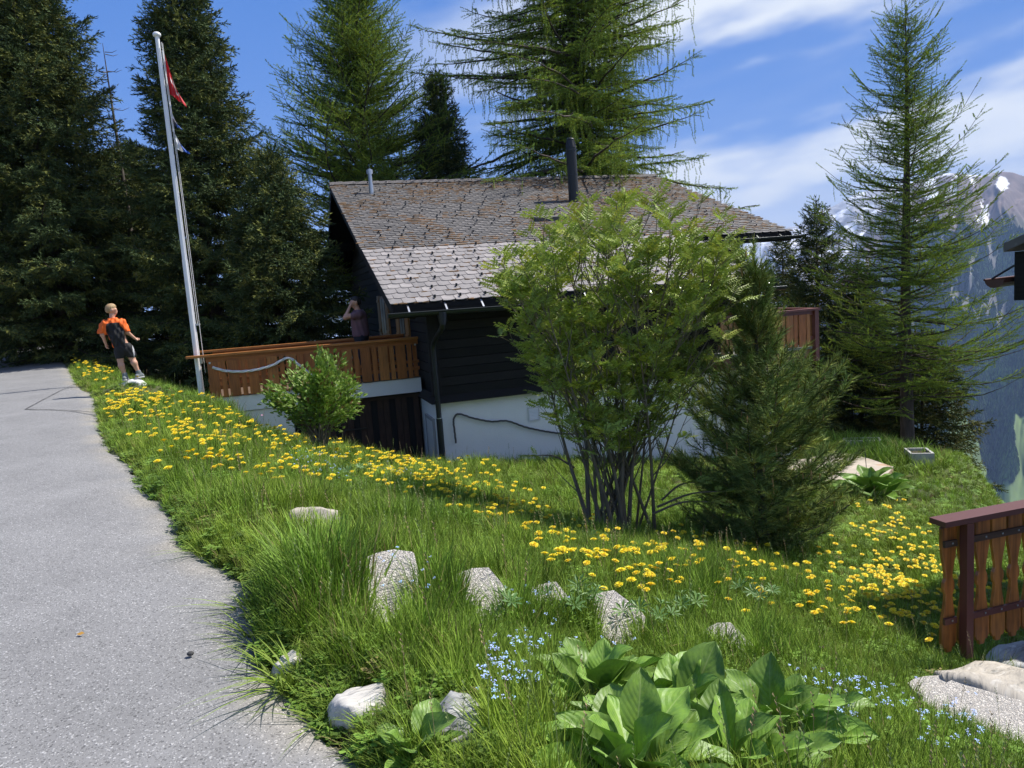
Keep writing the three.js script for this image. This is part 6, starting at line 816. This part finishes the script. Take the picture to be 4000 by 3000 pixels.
{ // the boy, back to us, head turned to the right
  const foot = BOY.clone(), t = thing('person', 'boy in orange and black shirt and black shorts standing on a roadside stone', 'person', foot); t.rotation.y = 0.42;
  const K = [-0.10, 0.385, 0.01], fx = V(1, 0, -0.25).normalize(), hc = V(-0.135, 1.285, -0.005);
  const [hB] = headGeo(hc, fx, 0.205);
  const body = [[-0.02, 0.60, 0, 0.105, -0.07, 0.78, 0, 0.10, 0.75], [-0.07, 0.78, 0, 0.10, -0.13, 0.98, 0, 0.125, 0.7], [-0.25, 1.04, 0, 0.055, -0.03, 1.05, 0, 0.055], [-0.14, 1.08, 0, 0.05, -0.135, 1.2, 0.0, 0.045],
    [-0.285, 1.045, 0, 0.048, -0.33, 0.865, 0.01, 0.036], [-0.33, 0.865, 0.01, 0.034, -0.30, 0.685, -0.05, 0.023], [0.005, 1.05, 0, 0.048, 0.075, 0.875, 0.01, 0.036], [0.075, 0.875, 0.01, 0.034, 0.185, 0.745, -0.04, 0.023],
    [-0.085, 0.58, 0, 0.085, -0.10, 0.37, 0.0, 0.052], [-0.10, 0.37, 0, 0.046, -0.095, 0.27, 0.018, 0.05], [-0.095, 0.27, 0.018, 0.05, -0.06, 0.10, 0.01, 0.031], [0.045, 0.58, 0, 0.085, 0.095, 0.395, -0.01, 0.052], [0.095, 0.395, -0.01, 0.046, 0.12, 0.30, 0.012, 0.05], [0.12, 0.30, 0.012, 0.05, 0.165, 0.13, 0.0, 0.031], ...hB];
  const g = bonesMesh(body, 0.035, 0.008), h1 = bonesMesh(handBones(V(-0.30, 0.685, -0.05), V(0.05, -1, -0.1), V(0.4, 0, -1), 0.6, 0.82), 0.008, 0.0035), h2 = bonesMesh(handBones(V(0.185, 0.745, -0.04), V(0.7, -0.55, -0.1), V(0.2, 0.3, -1), 1.1, 0.82), 0.008, 0.0035);
  mesh('body', mergeGeometries([g, h1, h2].map(q => { q.deleteAttribute('uv'); return q; })), skin, t);
  const shirt = bonesMesh([[-0.02, 0.62, 0, 0.150, -0.08, 0.82, 0, 0.148, 0.72], [-0.08, 0.82, 0, 0.148, -0.135, 1.0, 0, 0.155, 0.68], [-0.255, 1.035, 0, 0.072, -0.02, 1.045, 0, 0.072], [-0.28, 1.04, 0, 0.072, -0.345, 0.90, 0.01, 0.066], [0.0, 1.045, 0, 0.072, 0.075, 0.90, 0.01, 0.066], [-0.14, 1.1, 0, 0.06, -0.138, 1.13, 0, 0.055]], 0.05, 0.008, (d, x, y, z) => { const f = 0.010 * Math.sin(x * 46 + y * 16) * Math.sin(y * 21 + x * 9) + 0.006 * Math.sin(x * 90 - y * 24), hem = 0.60 + 0.05 * (x + 0.1); d += f; return Math.max(d, hem - y, -0.9 + 0 * x - 0 + (y > 2 ? 1 : 0), y - 1.155, (x < -0.30 || x > 0.03) ? (0.885 - y) * 0.9 : -1); });
  const dark = (x, y, z) => { const cx = lerp(-0.02, -0.135, clamp((y - 0.6) / 0.4)), w = 0.150 - 0.05 * sstep(0.9, 1.07, y); return Math.abs(x - cx) < w && y < 1.062 - 0.3 * (x - cx) * (x - cx); };
  mesh('shirt', paint(shirt, (x, y, z) => dark(x, y, z) ? [0.008, 0.008, 0.010] : [0.80, 0.135, 0.012]), std(1, 1, 1, 0.75, { vertexColors: true }), t);
  const shorts = bonesMesh([[-0.025, 0.62, 0, 0.125, -0.02, 0.57, 0, 0.125, 0.8], [-0.085, 0.58, 0, 0.098, -0.10, 0.44, 0.0, 0.082], [0.045, 0.58, 0, 0.098, 0.09, 0.45, -0.005, 0.082]], 0.03, 0.008, (d, x, y) => Math.max(d + 0.004 * Math.sin(x * 60 + y * 30), 0.405 - y, y - 0.68));
  mesh('shorts', paint(shorts, (x, y, z) => x > 0.128 && x < 0.150 ? [0.45, 0.45, 0.47] : [0.009, 0.009, 0.011]), std(1, 1, 1, 0.75, { vertexColors: true }), t);
  const [, W] = headGeo(hc, fx, 0.205), hp = (a, b, d) => W(a, b, d), hb2 = []; for (const [a, b, d, r] of [[-0.10, 0.20, 0, 0.37], [0.04, 0.26, 0, 0.34], [0.16, 0.32, 0, 0.22], [-0.18, 0.02, 0, 0.28]]) { const p = hp(a, b, d); hb2.push([p.x, p.y, p.z, r * 0.205, p.x, p.y + 0.001, p.z, r * 0.205]); }
  const hair = bonesMesh(hb2, 0.03, 0.005, (d, x, y, z) => { const q = V(x, y, z).sub(hc), a = q.dot(fx) / 0.205, b = q.y / 0.205; d += 0.0035 * Math.sin(x * 260 + y * 120) * Math.sin(z * 240 - y * 80); return Math.max(d, (a > 0.02 ? (0.13 + 0.35 * (a - 0.02)) - b : (-0.26 - a * 0.2) - b) * 0.205); });
  mesh('hair', hair, std(0.36, 0.24, 0.12, 0.6), t);
  for (const e of [-1, 1]) { const p = hp(0.345, 0.035, e * 0.12); const m = mesh('eye', new THREE.SphereGeometry(0.009, 8, 6), std(0.03, 0.025, 0.02, 0.3), t); m.position.copy(p); }
  for (const [x, y, z, dx, dz] of [[-0.06, 0.0, 0.01, 0.25, -1], [0.168, 0.02, 0.0, 0.6, -0.8]]) { const d = V(dx, 0, dz).normalize(), q = [[x - d.x * 0.05, y + 0.035, z - d.z * 0.05, 0.036, x + d.x * 0.09, y + 0.032, z + d.z * 0.09, 0.034], [x, y + 0.05, z, 0.044, x, y + 0.13, z, 0.040], [x + d.x * 0.05, y + 0.05, z + d.z * 0.05, 0.038, x, y + 0.10, z, 0.038]]; mesh('shoe', bonesMesh(q, 0.02, 0.006, (a, X, Y) => Math.max(a, y - Y, Y - y - 0.14)), std(0.16, 0.18, 0.19, 0.8), t); mesh('sole', bonesMesh([[q[0][0], y + 0.008, q[0][2], 0.040, q[0][4], y + 0.008, q[0][6], 0.040]], 0.01, 0.006, (a, X, Y) => Math.max(a, y - 0.012 - Y, Y - y - 0.014)), std(0.42, 0.42, 0.42, 0.8), t); }
  boyStone.position.copy(foot).add(V(0.06, -0.15, 0)); boyStone.scale.set(0.42, 0.75, 0.5); console.log('boy', foot.toArray().map(x => x.toFixed(2)), sideOf(foot.x, foot.z).toFixed(2), groundY(foot.x, foot.z).toFixed(2));
}
{ // the man on the terrace, in profile, hands at his brow
  let best = null; for (let u = -3.5; u < 0.6; u += 0.01) { const q = toPx(H(u, 3.15, 1.4)); if (!best || Math.abs(q[0] - 772) < best[1]) best = [u, Math.abs(q[0] - 772)]; }
  const u = best[0], dy = -0.234, hh = (() => { let y = 1; while (toPx(H(u, 3.15, y))[1] > 640 && y < 3) y += 0.005; return y - dy; })(), s = hh / 1.80; console.log('man', u.toFixed(2), 'height', hh.toFixed(2));
  const t = thing('person', 'man in mauve shirt on the terrace holding both hands to his brow', 'person', H(u, 3.15, dy)); t.scale.setScalar(s); t.rotation.y = YAW * 0.6;
  // local: he looks towards -x
  const f = V(-1, 0, 0.12).normalize(), hc = V(-0.02, 1.655, 0), [hB, W] = headGeo(hc, f, 0.235);
  const body = [[0.03, 0.98, 0, 0.15, 0.02, 1.2, 0, 0.13, 1.15], [0.02, 1.2, 0, 0.13, 0.02, 1.36, 0, 0.14, 1.2], [0.02, 1.42, -0.15, 0.06, 0.02, 1.42, 0.15, 0.06], [0.02, 1.44, 0, 0.062, -0.01, 1.58, 0, 0.056],
    [0.02, 1.41, 0.19, 0.056, -0.26, 1.36, 0.22, 0.044], [-0.26, 1.36, 0.22, 0.042, -0.135, 1.60, 0.10, 0.028], [0.02, 1.41, -0.19, 0.056, -0.26, 1.38, -0.22, 0.044], [-0.26, 1.38, -0.22, 0.042, -0.135, 1.61, -0.09, 0.028],
    [0.03, 0.95, 0.085, 0.10, 0.02, 0.52, 0.09, 0.065], [0.02, 0.52, 0.09, 0.06, 0.05, 0.10, 0.09, 0.042], [0.03, 0.95, -0.085, 0.10, 0.03, 0.52, -0.09, 0.065], [0.03, 0.52, -0.09, 0.06, 0.06, 0.10, -0.09, 0.042], ...hB];
  const g = bonesMesh(body, 0.04, 0.010), h1 = bonesMesh(handBones(V(-0.135, 1.60, 0.10), V(0.35, 0.85, -0.25), V(0.4, -0.5, 0.1), 0.35), 0.008, 0.004), h2 = bonesMesh(handBones(V(-0.135, 1.61, -0.09), V(0.35, 0.85, 0.25), V(0.4, -0.5, -0.1), -0.35), 0.008, 0.004);
  mesh('body', mergeGeometries([g, h1, h2]), skin, t);
  mesh('shirt', bonesMesh([[0.03, 0.98, 0, 0.185, 0.02, 1.2, 0, 0.165, 1.12], [0.02, 1.2, 0, 0.165, 0.02, 1.36, 0, 0.17, 1.15], [0.02, 1.41, -0.17, 0.085, 0.02, 1.41, 0.17, 0.085], [0.02, 1.41, 0.19, 0.078, -0.10, 1.38, 0.205, 0.068], [0.02, 1.41, -0.19, 0.078, -0.10, 1.39, -0.205, 0.068]], 0.06, 0.010, (d, x, y, z) => Math.max(d + 0.007 * Math.sin(x * 50 + y * 12) * Math.sin(z * 40), 0.93 - y, y - 1.505)), std(0.15, 0.085, 0.10, 0.9), t);
  mesh('trousers', bonesMesh([[0.03, 0.96, 0, 0.165, 0.03, 0.90, 0, 0.165, 1.1], [0.03, 0.92, 0.085, 0.115, 0.02, 0.52, 0.09, 0.085], [0.02, 0.52, 0.09, 0.085, 0.05, 0.08, 0.09, 0.07], [0.03, 0.92, -0.085, 0.115, 0.03, 0.52, -0.09, 0.085], [0.03, 0.52, -0.09, 0.085, 0.06, 0.08, -0.09, 0.07]], 0.04, 0.012, (d, x, y) => Math.max(d, 0.06 - y, y - 1.0)), std(0.014, 0.016, 0.024, 0.9), t);
  const hbn = []; for (const [a, b, r] of [[-0.10, 0.20, 0.38], [0.04, 0.26, 0.34], [-0.20, 0.0, 0.28]]) { const p = W(a, b, 0); hbn.push([p.x, p.y, p.z, r * 0.235, p.x, p.y + 0.001, p.z, r * 0.235]); }
  mesh('hair', bonesMesh(hbn, 0.03, 0.006, (d, x, y, z) => { const q = V(x, y, z).sub(hc), a = q.dot(f) / 0.235, b = q.y / 0.235; return Math.max(d + 0.003 * Math.sin(x * 200 + z * 150), (a > 0.02 ? 0.15 + 0.35 * a - b : -0.24 - b) * 0.235); }), std(0.018, 0.014, 0.012, 0.6), t);
  for (const z of [0.09, -0.09]) mesh('shoe', bonesMesh([[0.10, 0.045, z, 0.045, -0.13, 0.035, z, 0.038]], 0.02, 0.010, (d, x, y) => Math.max(d, -y)), std(0.03, 0.03, 0.03, 0.7), t);
}
// ---------------------------------------------------------------- flagpole and flags
{ const P = H(-3.90, 2.52, 0), b = sit(P.x, P.z, -0.1); let hgt = 5; while (toPx(b.clone().add(V(0, hgt, 0)))[1] > 78 && hgt < 20) hgt += 0.01; console.log('pole', hgt.toFixed(2), toPx(b).map(x => x | 0), toPx(b.clone().add(V(0, hgt, 0))).map(x => x | 0));
  const t = thing('flagpole', 'tall white flagpole with halyards beside the terrace railing', 'flagpole', b); mesh('pole', new GB().tube([V(0, 0, 0), V(0, hgt * 0.42, 0), V(0, hgt * 0.425, 0), V(0, hgt, 0)], [0.062, 0.058, 0.052, 0.042], 20).geo(), M.white, t); mesh('sleeve', new GB().tube([V(0, 0, 0), V(0, 0.32, 0)], 0.085, 20).geo(), M.white, t);
  const cap = mesh('cap', new THREE.LatheGeometry([[0, 0.06], [0.05, 0.05], [0.075, 0.03], [0.08, 0.0], [0.07, -0.03], [0.04, -0.035]].map(([r, y]) => new THREE.Vector2(r, y)), 20), M.white, t); cap.position.y = hgt + 0.02;
  const X = HR.clone(), line = (x0, x1, y0, y1, z) => new GB().tube([X.clone().multiplyScalar(x0).add(V(0, y0, z)), X.clone().multiplyScalar((x0 + x1) / 2 + 0.01).add(V(0, (y0 + y1) / 2, z)), X.clone().multiplyScalar(x1).add(V(0, y1, z))], 0.0065, 5, false).geo();
  mesh('halyard', line(0.075, 0.095, hgt - 0.12, 1.95, 0.01), M.rope, t); mesh('halyard', line(0.10, 0.14, hgt - 0.15, 0.9, 0.03), M.rope, t); mesh('cleat', new GB().box(X.clone().multiplyScalar(0.05).add(V(0, 1.92, 0)), X.clone().multiplyScalar(0.10), V(0, 0.04, 0), V(0, 0, 0.03)).geo(), M.zinc, t); mesh('cleat', new GB().box(X.clone().multiplyScalar(0.05).add(V(0, 1.1, 0)), X.clone().multiplyScalar(0.05), V(0, 0.16, 0), V(0, 0, 0.03)).geo(), M.zinc, t);
  mesh('flag_arm', new GB().tube([X.clone().multiplyScalar(0.07).add(V(0, hgt - 0.28, 0)), X.clone().multiplyScalar(0.085).add(V(0, hgt - 1.9, 0))], 0.014, 6).geo(), M.white, t);
  // a limp flag: hoist edge on the line, cloth hanging in folds; c(a, b): colour at a across the fly, b up the hoist
  const flag = (label, yTop, hoist, fly, c, seed, out) => { const NA = 26, NB = 22, p = [], col = [], id = [], R = rng(seed), o = b.clone(); for (let j = 0; j <= NB; j++) for (let i = 0; i <= NA; i++) { const a = i / NA, v = j / NB, fold = Math.sin(a * 13 + seed) * 0.055 * (0.35 + 0.65 * (1 - v)) * sstep(0, 0.1, a), drop = a * fly * 0.80 * (0.35 + 0.65 * v), x = 0.115 + a * fly * out * (0.55 + 0.75 * (1 - v) * (1 - Math.abs(2 * v - 0.7) * 0.25)), y = yTop - (1 - v) * hoist * 0.78 - drop; const q = X.clone().multiplyScalar(x).add(V(0, y, 0.03)).addScaledVector(HD, fold + 0.02 * Math.sin(v * 9 + a * 4)); p.push(q.x, q.y, q.z); col.push(...c(a, v)); }
    for (let j = 0; j < NB; j++) for (let i = 0; i < NA; i++) { const k = j * (NA + 1) + i; id.push(k, k + 1, k + NA + 1, k + 1, k + NA + 2, k + NA + 1); } const g = new THREE.BufferGeometry(); g.setAttribute('position', new THREE.Float32BufferAttribute(p, 3)); g.setAttribute('color', new THREE.Float32BufferAttribute(col, 3)); g.setIndex(id); g.computeVertexNormals(); const m = mesh('flag', g, phys(1, 1, 1, 0.8, { vertexColors: true, transmission: 0.25, thickness: 0 })); m.position.copy(o); return tag(m, label, 'flag', 'flags hanging on the pole'); };
  const RED = [0.62, 0.012, 0.02], WHT = [0.8, 0.8, 0.8], BLU = [0.035, 0.13, 0.55];
  flag('limp red flag with white cross at the top of the flagpole', hgt - 0.36, 1.0, 0.95, (a, v) => (Math.abs(a - 0.55) < 0.09 && Math.abs(v - 0.5) < 0.3) || (Math.abs(v - 0.5) < 0.09 && Math.abs(a - 0.55) < 0.3) ? WHT : RED, 1.3, 0.27);
  flag('limp white and blue flag folded under the red flag', hgt - 1.52, 0.32, 0.34, (a, v) => v > 0.55 ? WHT : a < 0.35 ? [0.05, 0.05, 0.06] : BLU, 2.4, 0.42);
  flag('limp flag half white, half blue, lowest on the pole', hgt - 1.93, 0.42, 0.36, (a, v) => a < 0.5 ? WHT : BLU, 3.1, 0.62);
}

renderer.render(scene, camera);
